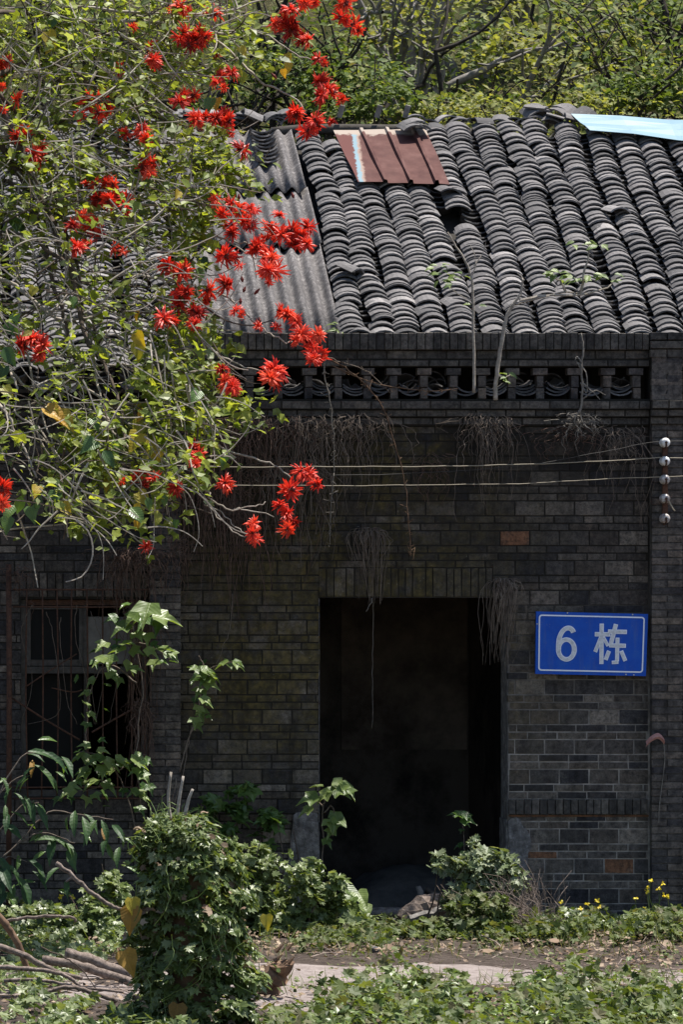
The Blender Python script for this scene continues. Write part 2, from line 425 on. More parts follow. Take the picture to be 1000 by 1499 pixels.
def mk_soil():
    b = MB('soil')
    col = b.ramp(b.noise(6, 8, 0.75), [(0.3, (0.035, 0.027, 0.022)), (0.5, (0.085, 0.066, 0.055)), (0.7, (0.16, 0.13, 0.113))])
    col = b.mix(b.val(b.noise(60, 4, 0.7), 0.5, 0.7, 0, 0.6), col, (0.07, 0.05, 0.04))
    b.bump(b.noise(40, 6, 0.8), 1.0, 0.03)
    return b.fin(col, 0.95, 0.15)
M_soil = mk_soil()
def mk_path():
    b = MB('worn_path')
    col = b.ramp(b.noise(3.5, 8, 0.7), [(0.3, (0.14, 0.115, 0.105)), (0.5, (0.23, 0.195, 0.182)), (0.7, (0.29, 0.25, 0.235))])
    col = b.mix(b.val(b.noise(18, 6, 0.75), 0.5, 0.66, 0, 0.7), col, (0.07, 0.052, 0.043))
    b.bump(b.noise(70, 5, 0.8), 0.7, 0.01)
    return b.fin(col, 0.95, 0.15)
M_path = mk_path()
def mk_hill():
    b = MB('hillside_soil')
    col = b.ramp(b.noise(0.9, 8, 0.75), [(0.3, (0.045, 0.05, 0.02)), (0.48, (0.11, 0.115, 0.04)), (0.6, (0.17, 0.15, 0.075)), (0.75, (0.16, 0.12, 0.085))])
    col = b.mix(b.val(b.noise(12, 5, 0.75), 0.4, 0.65, 0, 0.7), col, (0.03, 0.035, 0.012))
    b.bump(b.noise(8, 6, 0.8), 1.0, 0.3)
    return b.fin(col, 0.95, 0.1)
M_hill = mk_hill()

# ------------------------------------------------------------------ leaf shapes (base at 0, along +y, face +z)
def fan(perim, c=(0, 0.42, 0)):
    v = [c] + perim
    n = len(perim)
    return np.array(v, float), np.array([(0, 1 + i, 1 + (i + 1) % n) for i in range(n)])
S_ov = (np.array([(0, 0, 0), (-.3, .28, .06), (0, .35, -.02), (.3, .28, .06), (-.26, .62, .04), (0, .65, -.03), (.26, .62, .04), (0, 1, -.12)], float),
        np.array([(0, 2, 1), (0, 3, 2), (1, 2, 4), (2, 5, 4), (2, 3, 5), (3, 6, 5), (4, 5, 7), (5, 6, 7)]))
S_lance = (np.array([(0, 0, 0), (-.13, .3, .05), (0, .32, -.01), (.13, .3, .05), (-.15, .62, .0), (0, .64, -.06), (.15, .62, .0), (0, 1, -.22)], float), S_ov[1])
S_slim = (np.array([(0, 0, 0), (-.03, .35, .02), (0, .35, 0), (.03, .35, .02), (0, 1, -.12)], float), np.array([(0, 2, 1), (0, 3, 2), (1, 2, 4), (2, 3, 4)]))
S_hop = fan([(0, .05, 0), (-.28, -.02, .05), (-.30, .18, .0), (-.56, .34, .02), (-.36, .46, .03), (-.40, .78, -.05), (-.19, .64, .04), (0, 1.04, -.10), (.19, .64, .04), (.40, .78, -.05), (.36, .46, .03), (.56, .34, .02), (.30, .18, 0), (.28, -.02, .05)], (0, .32, -.04))
S_tri = fan([(0, 0, 0), (-.32, .05, .05), (-.52, .50, -.03), (-.22, .55, .04), (-.12, .72, .04), (0, 1.05, -.12), (.12, .72, .04), (.22, .55, .04), (.52, .50, -.03), (.32, .05, .05)], (0, .38, -.05))
S_heart = fan([(0, .06, 0), (-.22, -.02, .04), (-.42, .2, .06), (-.36, .5, .04), (-.18, .78, 0), (0, 1.08, -.12), (.18, .78, 0), (.36, .5, .04), (.42, .2, .06), (.22, -.02, .04)], (0, .36, -.05))
S_dia = (np.array([(0, 0, 0), (-.3, .5, .08), (0, .5, -.02), (.3, .5, .08), (0, 1, -.05)], float), np.array([(0, 2, 1), (0, 3, 2), (1, 2, 4), (2, 3, 4)]))
S_small = (np.array([(0, 0, 0), (-.33, .45, .05), (0, 1, -.05), (.33, .45, .05)], float), np.array([(0, 2, 1), (0, 3, 2)]))

def frames(nrm, dirv):
    nrm = nrm / (np.linalg.norm(nrm, axis=1, keepdims=True) + 1e-9)
    d = dirv - (dirv * nrm).sum(1, keepdims=True) * nrm
    d /= np.linalg.norm(d, axis=1, keepdims=True) + 1e-9
    x = np.cross(d, nrm)
    return x, d, nrm
def add_leaves(g, shape, pos, nrm, dirv, size, curl=0.0):
    pos = np.asarray(pos, float).reshape(-1, 3); m = len(pos)
    if m == 0: return
    x, d, n = frames(np.asarray(nrm, float).reshape(-1, 3), np.asarray(dirv, float).reshape(-1, 3))
    size = np.broadcast_to(np.asarray(size, float), (m,))
    sv, st = shape
    wj = rng.uniform(0.8, 1.15, (m, 1)); cj = rng.uniform(0.2, 1.8, (m, 1))
    V = pos[:, None, :] + size[:, None, None] * ((sv[None, :, 0] * wj)[:, :, None] * x[:, None, :] + sv[None, :, 1][:, :, None] * d[:, None, :]
        + ((sv[None, :, 2]) * cj)[:, :, None] * n[:, None, :])
    T = st[None] + (np.arange(m) * len(sv))[:, None, None]
    g.add(V.reshape(-1, 3), t=T.reshape(-1, 3))
def rand_dirs(m): 
    v = rng.normal(size=(m, 3)); return v / np.linalg.norm(v, axis=1, keepdims=True)
def up_normals(m, tilt=0.7, toward=(0.0, -0.35, 1.0)):
    return np.array(toward)[None] + rng.normal(scale=tilt, size=(m, 3))
def scatter(g, shape, pos, size, tilt=0.7, toward=(0, -0.35, 1), droop=-0.3):
    pos = np.asarray(pos, float).reshape(-1, 3); m = len(pos)
    d = rng.normal(size=(m, 3)); d[:, 2] = d[:, 2] * 0.5 + droop
    add_leaves(g, shape, pos, up_normals(m, tilt, toward), d, size)
def fine_leaf(shape):
    V = [tuple(p) for p in shape[0]]; T = [tuple(t) for t in shape[1]]; mid = {}; out = []
    def m_(a, b2):
        k = (min(a, b2), max(a, b2))
        if k not in mid: mid[k] = len(V); V.append(tuple((np.array(V[a]) + np.array(V[b2])) / 2))
        return mid[k]
    for (a, b2, c) in T:
        x, y, z = m_(a, b2), m_(b2, c), m_(c, a); out += [(a, x, z), (x, b2, y), (z, y, c), (x, y, z)]
    A = np.array(V); A[:, 2] += -.22 * A[:, 1] ** 2 + .10 * np.abs(A[:, 0]) + .025 * np.sin(A[:, 1] * 11) * np.abs(A[:, 0]) * 2
    return A, np.array(out)
def leaf_obj(shape, name, mat, parent, p, d, n, size, wid=1.0, label=None):
    """one large leaf as its own object, sharing mesh data between alike leaves"""
    key = ('leafmesh', id(shape), mat.name)
    if key not in WM:
        g = Geo(); sv, st_ = fine_leaf(shape); g.add(sv, t=st_); me = g.mesh(name, True); me.materials.append(mat); WM[key] = me
    x, dd, nn = frames(np.array([tuple(n)], float), np.array([tuple(d)], float))
    M = Matrix.Identity(4)
    for i in range(3):
        M[i][0] = x[0][i] * size * wid; M[i][1] = dd[0][i] * size; M[i][2] = nn[0][i] * size; M[i][3] = p[i]
    o = obj(name, WM[key], None, parent, M)
    if label: o['label'] = label
    return o

# ------------------------------------------------------------------ ground and hillside
g = Geo()
nx, ny = 90, 80
gx = np.concatenate([np.linspace(-70, -6, 12), np.linspace(-5.5, 5.5, 66), np.linspace(6, 70, 12)])
gy = np.concatenate([np.linspace(-80, -12, 10), np.linspace(-11.5, 0.3, 60), np.linspace(1, 60, 10)])
GX, GY = np.meshgrid(gx, gy)
def gz(x, y):
    return 0.025 * np.sin(x * 2.1 + 1.3 * np.sin(y * 1.7)) + 0.02 * np.sin(y * 2.9 + x) - 0.03
inner = (np.abs(GX) < 6) & (GY > -11.6) & (GY < 0.2)
GZ = np.where(inner, gz(GX, GY) + rng.normal(scale=0.008, size=GX.shape), -0.03)
w = GX.shape[1]
idx = np.arange(GX.size).reshape(GX.shape)
q = np.stack([idx[:-1, :-1], idx[:-1, 1:], idx[1:, 1:], idx[1:, :-1]], -1).reshape(-1, 4)
g.add(np.stack([GX, GY, GZ], -1).reshape(-1, 3), q=q)
o = g.build('ground', M_soil, smooth=True, kind='structure')
# worn path in front of the wall
g = Geo()
n = 60
xs = np.linspace(-9, 9, n)
yf = np.array([ground_y(1468) + 0.22 * math.sin(x * 1.3) + 0.12 * math.sin(x * 4.1 + 1) for x in xs])
yb = np.array([ground_y(1398) + 0.14 * math.sin(x * 1.7 + 2) + 0.10 * math.sin(x * 5.3) for x in xs])
rows = 9
V = []
for i in range(n):
    for j in range(rows):
        t = j / (rows - 1)
        edge = 0.05 * math.sin(math.pi * t) ** 0.5
        V.append((xs[i], yf[i] + (yb[i] - yf[i]) * t, -0.10 + edge * 2.1 + 0.012 * math.sin(xs[i] * 5 + j)))
q = [(i * rows + j, (i + 1) * rows + j, (i + 1) * rows + j + 1, i * rows + j + 1) for i in range(n - 1) for j in range(rows - 1)]
g.add(V, q=q)
g.build('path', M_path, smooth=True, kind='structure')
# hillside behind the house
def hill_z(x, y):
    t = np.clip((y - 8.6) / 40.0, 0, 1)
    return -0.1 + 3.4 * np.clip((y - 8.6) / 1.5, 0, 1) + 26 * t + 0.5 * np.sin(x * 0.5 + y * 0.4) * np.clip((y - 9) / 3, 0, 1) + 0.25 * np.sin(x * 1.7 - y * 1.1)* np.clip((y - 9) / 3, 0, 1)
g = Geo()
hx = np.linspace(-45, 45, 100); hy = np.concatenate([np.linspace(8.6, 12, 14), np.linspace(12.6, 60, 50)])
HX, HY = np.meshgrid(hx, hy)
HZ = hill_z(HX, HY)
idx = np.arange(HX.size).reshape(HX.shape)
q = np.stack([idx[:-1, :-1], idx[:-1, 1:], idx[1:, 1:], idx[1:, :-1]], -1).reshape(-1, 4)
g.add(np.stack([HX, HY, HZ], -1).reshape(-1, 3), q=q)
g.build('hillside', M_hill, smooth=True, kind='structure')

# ------------------------------------------------------------------ the house
house = thing('brick_house', 'old grey brick house with tiled roof, pierced parapet and dark doorway', 'house', (0, 2, 0))
XL, XR = -320, 1330           # extent of the facade in photograph pixels
DOOR = (467, 745, 875); WIN = (30, 216, 877, 1166)
g = Geo()
zt = ZZ(590)
def core(x0, x1, p0, p1, y0=0.0045, y1=0.37): g.box(X(x0), X(x1), y0, y1, ZZ(p1), ZZ(p0))
B0 = 1375
core(XL, WIN[0], 590, B0); core(WIN[0], WIN[1], WIN[3], B0); core(WIN[0], WIN[1], 590, WIN[2])
core(WIN[1], DOOR[0], 590, B0); core(DOOR[0], DOOR[1], 590, DOOR[2]); core(DOOR[1], XR, 590, B0)
# side and back walls, room partitions
xl, xr = X(XL), X(XR)
g.box(xl, xl + .25, .37, 8.2, -.2, 4.4); g.box(xr - .25, xr, .37, 8.2, -.2, 4.4); g.box(xl, xr, 8.2, 8.5, -.2, 4.4)
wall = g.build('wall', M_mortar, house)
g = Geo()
g.box(xl + .26, xr - .26, 4.3, 4.45, -.05, 4.0); g.box(xl + .26, xr - .26, .375, 4.3, 3.9, 4.05)  # back wall, and a ceiling slab added to keep the room dark
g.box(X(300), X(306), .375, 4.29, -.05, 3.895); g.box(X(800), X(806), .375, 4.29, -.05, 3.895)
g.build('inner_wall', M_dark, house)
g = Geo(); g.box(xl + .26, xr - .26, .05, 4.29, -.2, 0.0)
g.build('floor', M_intfloor, house)
# dark dado and a patch of bare plaster on the back wall
g = Geo(); g.box(X(590), X(800) - .02, 4.27, 4.295, 1.25, 3.88)
g.build('plaster_panel', mk_simple('brown_plaster', [(0.36, (0.09, 0.07, 0.06)), (0.6, (0.27, 0.215, 0.178))], 1.3), house)

# bricks ------------------------------------------------------------
def brick_mesh(seed):
    """unit brick, -0.5..0.5 in x and z, front at y=0, with worn arrises"""
    r = random.Random(seed)
    j = lambda a: r.uniform(-a, a)
    V = []
    for (ins, y) in ((0.0, 0.06), (0.0, 0.006), (0.014, 0.0)):
        for sx, szz in ((-1, -1), (1, -1), (1, 1), (-1, 1)):
            jx, jz = (j(0.008), j(0.014)) if y < 0.05 else (0, 0)
            V.append((sx * (0.5 - ins) + jx, y + (j(0.002) if y < .05 else 0), szz * (0.5 - ins * 2.2) + jz))
    q = []
    for k in (0, 1):
        for i in range(4):
            a, b2 = k * 4 + i, k * 4 + (i + 1) % 4
            q.append((a, b2, b2 + 4, a + 4))
    q.append((8, 9, 10, 11))
    return np.array(V), np.array(q)
BV = [brick_mesh(i) for i in range(8)]
def shared_brick(i, mat):
    key = ('brick', i, mat.name)
    if key not in WM:
        gg = Geo(); gg.add(BV[i][0], q=BV[i][1]); me = gg.mesh('brick'); me.materials.append(mat); WM[key] = me
    return WM[key]
BRICKS = []   # (px0, px1, py0, py1, yfront, kind)
J = 1.75      # joint in pixels
def row(x0, x1, p0, p1, unit, y=0.0, off=0.0, kind='w'):
    x = x0 - off
    while x < x1 - 1:
        u = unit
        a, b2 = max(x, x0), min(x + u, x1)
        if b2 - a > 4: BRICKS.append((a, b2 - J, p0, p1 - J, y, kind))
        x += u
def rows_bay(x0, x1, p_top, p_bot, seed=0, skip=()):
    for k in range(-10, 10):
        t = 996 + 43.65 * k
        for (a, b2, sh) in ((t, t + 21.9, 0), (t + 21.9, t + 32.8, 1), (t + 32.8, t + 43.65, 2)):
            if b2 > p_bot + 6 or a < p_top - 6: continue
            off = [(0.5 if k % 2 else 0.0) * 43.6, 30 + 11 * (k % 3), 8 + 17 * (k % 2)][sh] + seed
            off = off % 43.6
            row(x0, x1, max(a, p_top), min(b2, p_bot), 43.6, 0.0, off)
rows_bay(XL, 217, 624, 1375, 7)
rows_bay(262, 951, 624, 1375, 30)
def cut(rx0, rx1, ry0, ry1):
    out = []
    for (a, b2, p0, p1, y, kd) in BRICKS:
        if kd != 'w' or b2 <= rx0 or a >= rx1 or p1 <= ry0 or p0 >= ry1: out.append((a, b2, p0, p1, y, kd)); continue
        if rx0 - a > 3: out.append((a, rx0 + RD.uniform(-1.5, 1.8), p0, p1, y, kd))
        if b2 - rx1 > 3: out.append((rx1 + RD.uniform(-1.8, 1.5), b2, p0, p1, y, kd))
        l, r_ = max(a, rx0), min(b2, rx1)
        if ry0 - p0 > 4 and r_ - l > 3: out.append((l, r_, p0, ry0 - J, y, kd))
        if p1 - ry1 > 4 and r_ - l > 3: out.append((l, r_, ry1, p1, y, kd))
    BRICKS[:] = out
cut(467, 722, 832, 876); cut(467, 745, 875, 1400); cut(28, 217, 838, 876); cut(WIN[0], 217, 875, WIN[3] + 4)
rows_bay(996, XR, 624, 1375, 5)
# soldier lintels (door and window), on-edge sill band right of the door
def soldiers(x0, x1, p0, p1, y, kind, widths):
    x = x0; i = 0
    while x < x1 - 3:
        wd = widths[i % len(widths)] * RD.uniform(.93, 1.07); i += 1
        BRICKS.append((x, min(x + wd, x1) - J * .9, p0, p1, y, kind)); x += wd
soldiers(467, 722, 832, 873.5, -.004, 'lintel', [11, 11, 19, 11, 20, 11, 11, 13, 11])
soldiers(28, 217, 839, 874, -.004, 'lintel', [11, 20, 11, 12, 11, 19])
BRICKS[:] = [b for b in BRICKS if not (b[5] == 'w' and b[0] > 737 and b[1] < 952 and 1165 < b[2] and b[3] < 1195)]
soldiers(745, 950, 1170, 1192, -.030, 'sill', [11.4])
# pilasters
for (a, b2) in ((217.5, 262.5), (951, 996)):
    p = 512; k = 0
    while p < 1375:
        if (a < 300 and p > 623) or (a > 900):
            if k % 2 == 0: BRICKS.append((a, b2, p, p + 10.9 - J, -.115, 'p'))
            else:
                BRICKS.append((a, (a + b2) / 2 - J / 2, p, p + 10.9 - J, -.115, 'p')); BRICKS.append(((a + b2) / 2 + J / 2, b2, p, p + 10.9 - J, -.115, 'p'))
        p += 10.9; k += 1
g = Geo()
for (a, b2, t) in ((218.5, 261.5, 622), (952, 995, 513)):
    g = Geo(); g.box(X(a), X(b2), -.105, .009, ZZ(B0), ZZ(t)); g.build('pilaster', M_pier, house)
# cornice courses
for i, (p0, p1, y, off) in enumerate(((588, 600.5, -.10, 10), (601, 611.5, -.065, 30), (612, 623, -.03, 5))):
    row(XL, 951, p0, p1, 43.6, y, off, 'c')
    row(996, XR, p0, p1, 43.6, y, off, 'c')
    row(949 - 2 * i * 0, 998, p0, p1, 24.5, y - .115, 0, 'c')
g = Geo()
g.box(X(XL), X(950.5), -.095, .009, ZZ(600), ZZ(588.5)); g.box(X(XL), X(950.5), -.058, .009, ZZ(611), ZZ(600.5)); g.box(X(XL), X(950.5), -.024, .009, ZZ(623), ZZ(611.5))
g.box(X(996.5), X(XR), -.095, .009, ZZ(600), ZZ(588.5)); g.box(X(996.5), X(XR), -.058, .009, ZZ(611), ZZ(600.5)); g.box(X(996.5), X(XR), -.024, .009, ZZ(623), ZZ(611.5))
g.box(X(949.5), X(997.5), -.205, -.1055, ZZ(600), ZZ(588.5)); g.box(X(950), X(997), -.17, -.1055, ZZ(611), ZZ(600.5)); g.box(X(951), X(996), -.135, -.1055, ZZ(622), ZZ(611.5))
cornice = g.build('cornice', M_mortar, house)
# parapet: beam above the pierced band, pier on the right, right continuation
PL = 248
g = Geo()
g.box(X(PL), X(951), -.03, .20, ZZ(537), ZZ(489)); g.box(X(951), X(996), -.10, .20, ZZ(588), ZZ(489)); g.box(X(996), X(XR), -.03, .20, ZZ(537), ZZ(489))
g.box(X(PL), X(951), -.05, .22, ZZ(590), ZZ(584.5)); g.box(X(996), X(XR), -.05, .22, ZZ(590), ZZ(584.5))
parapet = g.build('parapet', M_mortar, house)
g = Geo(); g.box(X(PL) - .05, X(XR), .62, .66, ZZ(600), ZZ(500)); g.build('dark_backing', M_deck, parapet)  # dark sheet added behind the openings so they read as deep shade
for (a, b2) in ((PL, 951), (998, XR)):
    row(a, b2, 528, 538, 43.6, -.045, 12, 'k')
    row(a, b2, 514, 527, 43.6, -.035, 30, 'k')
for k in range(3): row(949, 998, 488 + 12.5 * k, 500.5 + 12.5 * k, 49 if k % 2 else 24.5, -.15 if k < 2 else -.13, 0, 'k')
row(951, 996, 526, 538, 45, -.115, 0, 'p')
for k in range(4): row(951, 996, 538 + 12 * k, 550 + 12 * k, 22.5 if k % 2 else 45, -.115, 0, 'p')

def brick_matrix(b):
    x0, x1, p0, p1, y, kd = b
    M = Matrix.Translation((X((x0 + x1) / 2), y + RD.uniform(-.0045, .0008), ZZ((p0 + p1) / 2)))
    M = M @ Euler((RD.uniform(-.012, .012), RD.uniform(-.010, .010), RD.uniform(-.015, .015))).to_matrix().to_4x4()
    S = Matrix.Identity(4); S[0][0] = (x1 - x0) / K; S[2][2] = (p1 - p0) / K
    return M @ S
mats = {'w': M_brick, 'lintel': M_brick, 'sill': M_coping, 'p': M_pier, 'c': M_coping, 'k': M_coping}
def in_view(b): return b[1] > -5 and b[0] < 1005
cand = [b for b in BRICKS if b[5] in 'wp' and in_view(b) and not (b[1] < 262 and b[3] < 800) and b[2] > 600]
cand.sort(key=lambda b: -((b[1] - b[0]) * (b[3] - b[2])))
single = set(map(id, cand[:300]))
stuff = {m.name: Geo() for m in (M_brick, M_pier, M_coping)}
reds = [(902, 1273), (791, 1254), (770, 788)]
for b in BRICKS:
    i = RD.randrange(8); M = brick_matrix(b); m = mats[b[5]]
    isred = any(b[0] < rx < b[1] and b[2] < ry < b[3] for rx, ry in reds)
    # footing bricks have lost their faces here and there
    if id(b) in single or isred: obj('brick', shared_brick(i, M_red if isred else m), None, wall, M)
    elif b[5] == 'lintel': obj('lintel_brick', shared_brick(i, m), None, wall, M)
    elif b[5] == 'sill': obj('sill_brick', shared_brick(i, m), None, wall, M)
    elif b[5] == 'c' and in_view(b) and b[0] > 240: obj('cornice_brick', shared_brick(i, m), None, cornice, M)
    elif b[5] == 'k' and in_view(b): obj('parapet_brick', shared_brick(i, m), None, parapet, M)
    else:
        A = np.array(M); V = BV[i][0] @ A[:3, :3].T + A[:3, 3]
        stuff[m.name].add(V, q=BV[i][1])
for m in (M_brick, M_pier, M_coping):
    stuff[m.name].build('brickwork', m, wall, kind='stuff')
# coping bricks on edge along the parapet top
x = PL
while x < XR:
    if not (945 < x < 996):
        wd = 11.6 * RD.uniform(.93, 1.07)
        b = (x, min(x + wd, 949 if x < 949 else 9999) - 1.3, 488 + RD.uniform(-1, 1.2), 512.5, -.085 + RD.uniform(-.006, .006), 'k')
        if b[1] - b[0] > 4:
            M = brick_matrix(b)
            if x < 1005: obj('coping_brick', shared_brick(RD.randrange(8), M_coping), None, parapet, M)
        x += wd
    else: x += 12
g = Geo(); g.box(X(PL), X(948.5), -.075, .2, ZZ(512), ZZ(490)); g.build('coping_bed', M_mortar, parapet)

# pierced band: T-shaped brick posts with a cupped tile in each opening
def tile_geo(seed, L=.18, Wd=.205, half=46, th=.014, tap=.93, N=6):
    r = random.Random(seed)
    R0 = Wd / 2 / math.sin(math.radians(half))
    V = []
    for k, (yy, sc_) in enumerate(((0, 1.0), (L, tap))):
        for t in (0, 1):
            for i in range(N + 1):
                a = math.radians(-half + 2 * half * i / N)
                rr = (R0 + (th if t else 0)) * sc_
                jj = r.uniform(-.004, .004) if k == 0 else 0
                V.append((rr * math.sin(a), yy + jj + (0.012 * r.random() if (k == 0 and i in (0, N) and r.random() < .4) else 0), rr * math.cos(a) - R0 * math.cos(math.radians(half))))
    n1 = N + 1
    q = []
    for i in range(N):
        q += [(n1 + i, n1 + i + 1, 3 * n1 + i + 1, 3 * n1 + i), (i + 1, i, 2 * n1 + i, 2 * n1 + i + 1), (i, i + 1, n1 + i + 1, n1 + i), (2 * n1 + i + 1, 2 * n1 + i, 3 * n1 + i, 3 * n1 + i + 1)]
    q += [(0, n1, 3 * n1, 2 * n1), (N, 2 * n1 + N, 3 * n1 + N, n1 + N)]
    return np.array(V), np.array(q)
TV = [tile_geo(i) for i in range(6)]
def shared_tile(i, mat):
    key = ('tile', i, mat.name)
    if key not in WM:
        gg = Geo(); gg.add(*[TV[i][0]], q=TV[i][1]); me = gg.mesh('roof_tile'); me.materials.append(mat); WM[key] = me
    return WM[key]
posts = [278, 322, 365, 408, 452, 495, 538, 576, 621, 664, 706, 750, 791, 841, 889, 932]
for i, px in enumerate(posts):
    g = Geo()
    V, q = BV[i % 8]
    for (a, b2, p0, p1, y) in ((px - 10.5, px + 10.5, 539, 549, -.03), (px - 5.5, px + 5.5, 550, 567, -.02), (px - 5.5, px + 5.5, 568, 584, -.022)):
        M = np.array(brick_matrix((a + RD.uniform(-1, 1), b2 + RD.uniform(-1, 1), p0, p1, y, 'k')))
        M[:3, 1] *= 2.0
        g.add(V @ M[:3, :3].T + M[:3, 3], q=q)
    g.build('parapet_post', M_pier, parapet)
for i in range(len(posts) - 1):
    px = (posts[i] + posts[i + 1]) / 2 + RD.uniform(-4, 4)
    for k in range(RD.choice([2, 3, 3, 4])):
        M = Matrix.Translation((X(px + RD.uniform(-2, 2)), .0 + .035 * k, ZZ(583) + .012 + .026 * k)) @ Euler((RD.uniform(-.1, .1), math.pi + RD.uniform(-.2, .2), 0)).to_matrix().to_4x4()
        M = M @ Matrix.Translation((0, 0, -.062))
        obj('vent_tile', shared_tile(RD.randrange(6), M_tile), None, parapet, M @ Matrix.Scale(.95, 4))
    if RD.random() < .75:      # tiles heaped behind the openings
        for k in range(RD.randrange(2, 6)):
            M = Matrix.Translation((X(px + RD.uniform(-7, 7)), .2 + .02 * k, ZZ(572) + .03 * k)) @ Euler((RD.uniform(-.5, .1), RD.choice([0, math.pi]) + RD.uniform(-.7, .7), RD.uniform(-.5, .5))).to_matrix().to_4x4()
            obj('vent_tile', shared_tile(RD.randrange(6), M_tile), None, parapet, M @ Matrix.Scale(.8, 4))
# ragged cement render round the foot of the doorway
def patch(outline, y0, y1, name):
    g = Geo(); n = len(outline)
    P = []
    for i in range(n):            # roughen the outline
        a, b2 = outline[i], outline[(i + 1) % n]
        for t in (0, .33, .66):
            P.append((a[0] + (b2[0] - a[0]) * t + RD.uniform(-2.2, 2.2), a[1] + (b2[1] - a[1]) * t + RD.uniform(-2.2, 2.2)))
    n = len(P); cx = sum(p[0] for p in P) / n; cy = sum(p[1] for p in P) / n
    V = [(X(cx), y0 - .006, ZZ(cy))] + [(X(p[0]), y0 + RD.uniform(-.004, .004), ZZ(p[1])) for p in P] + [(X(p[0]), y1, ZZ(p[1])) for p in P]
    t = [(0, 1 + (i + 1) % n, 1 + i) for i in range(n)]
    q = [(1 + i, 1 + (i + 1) % n, 1 + n + (i + 1) % n, 1 + n + i) for i in range(n)]
    g.add(V, t=t, q=q)
    return g.build(name, M_plaster, house)
patch([(745.5, 1200), (756, 1196), (768, 1212), (775, 1216), (776, 1240), (772, 1258), (778, 1285), (776, 1322), (760, 1338), (745.5, 1352)], -.014, .006, 'render_patch')
patch([(428, 1192), (450, 1186), (466.5, 1190), (466.5, 1350), (420, 1352), (408, 1320), (414, 1280), (424, 1240)], -.016, .006, 'render_patch')
g = Geo()
for (a, b2, z0, z1) in ((X(745) - .02, X(745), 0, ZZ(1200)), (X(745) - .006, X(745), ZZ(1200) + .002, ZZ(876)), (X(467), X(467) + .006, 0, ZZ(876))):
    g = Geo(); g.box(a, b2, .0105, .365, z0, z1); g.build('door_reveal', M_plaster, house)
g = Geo(); g.box(X(745), X(950), -.012, .004, ZZ(1195.5), ZZ(1193)); g.build('rust_stain_course', mk_simple('rust_stain', [(0.35, (0.05, 0.03, 0.022)), (0.6, (0.17, 0.075, 0.035))], 18), wall)

# window: frame, sashes, glass, board
win = empty('window', (X(123), .1, ZZ(1166)), house)
def wpiece(name, a, b2, p0, p1, y0, y1, m):
    g = Geo(); g.box(X(a), X(b2), y0, y1, ZZ(p1), ZZ(p0)); return g.build(name, m, win)
wpiece('frame_jamb', 30, 38, 878, 1164, .06, .14, M_frame); wpiece('frame_jamb', 208, 216, 878, 1164, .06, .14, M_frame)
wpiece('frame_head', 38.2, 207.8, 878, 886, .06, .14, M_iron); wpiece('frame_sill', 30, 216, 1157, 1166, .04, .145, M_frame)
wpiece('transom', 38.2, 207.8, 976, 986, .05, .14, M_frame)
wpiece('mullion', 122, 128, 886.2, 975.8, .065, .135, M_frame); wpiece('mullion', 123, 128, 986.2, 1156.8, .07, .13, M_wood)
for (a, b2, p0, p1) in ((39, 45, 887, 975), (116, 121.6, 887, 975), (45.2, 115.8, 887, 892), (45.2, 115.8, 966, 975)):
    wpiece('sash_rail', a, b2, p0, p1, .075, .12, M_frame)
wpiece('pane', 45, 116, 891, 967, .095, .099, M_glass)
wpiece('board', 128.5, 207, 903, 972, .085, .115, M_board)
wpiece('pane', 39, 122, 988, 1155, .20, .204, M_glass)
# iron grille
grille = empty('window_grille', (X(123), -.1, ZZ(1166)), house)
def bar(pts, r=.007, n=6, parent=grille, name='bar', m=M_iron, Y=-.10):
    g = Geo(); P = smooth_path([at(p[0], p[1], Y if len(p) < 3 else p[2]) for p in pts], 3)
    g.tube(P, r, n); return g.build(name, m, parent, True)
for bx in (39, 61, 83, 105, 127, 150, 171, 193, 211):
    bar([(bx + RD.uniform(-1, 1), 862), (bx + RD.uniform(-2, 2), 1020), (bx + RD.uniform(-1, 1), 1168)])
for p in (863, 888, 1153, 1169): bar([(18, p), (120, p + RD.uniform(-1, 1)), (216, p)], .008)
bar([(17, 1022), (70, 1056), (116, 1083)], .009, Y=-.118); bar([(134, 1072), (165, 1054), (198, 1036)], .009, Y=-.118)
bar([(36, 1006), (75, 980), (112, 957)], .006, Y=-.118); bar([(75, 1007), (105, 1013), (120, 1010)], .006, Y=-.118)
g = Geo(); g.tube([at(12, 826, -.16), at(13, 1000, -.16), at(12, 1345, -.16)], .024, 8)
pipe = g.build('rusty_pipe', M_iron, None, True); tag(pipe, 'rusty upright pipe at the far left beside the barred window', 'pipe')

# ------------------------------------------------------------------ roof
TH = math.atan(0.5747); CT, ST = math.cos(TH), math.sin(TH)
RY, RZ = .42, 4.94
SLEN = (4.10 - RY) / CT
def roofp(x, s, h=0.0): return Vector((x, RY + s * CT - h * ST, RZ + s * ST + h * CT))
def roof_s(py):
    k = (PYH - py) / F
    return (CZ + k * (Z0 + RY) - RZ) / (ST - k * CT)
def roof_x(px, py):
    s = roof_s(py); Y = RY + s * CT
    return at(px, py, Y).x, s
def eave_x(px): return at(px, 488, RY).x
roof = empty('roof', (0, 2, 4.9), house)
g = Geo()                                    # boards added under the tiles against light leaks, with the hole below the ridge
def decks(x0, x1, s0, s1):
    P = [roofp(x0, s0, -.11), roofp(x1, s0, -.11), roofp(x1, s1, -.11), roofp(x0, s1, -.11)]
    Q = [p + Vector((0, 0, -.03)) for p in P]
    g.add([tuple(p) for p in P + Q], q=[(0, 1, 2, 3), (7, 6, 5, 4), (0, 4, 5, 1), (1, 5, 6, 2), (2, 6, 7, 3), (3, 7, 4, 0)])
hx0, hs0 = roof_x(452, 222); hx1, _ = roof_x(492, 195)
decks(X(XL) - .1, eave_x(PL) - .02, -.80, SLEN); decks(eave_x(PL) - .02, hx0, -.2, SLEN)
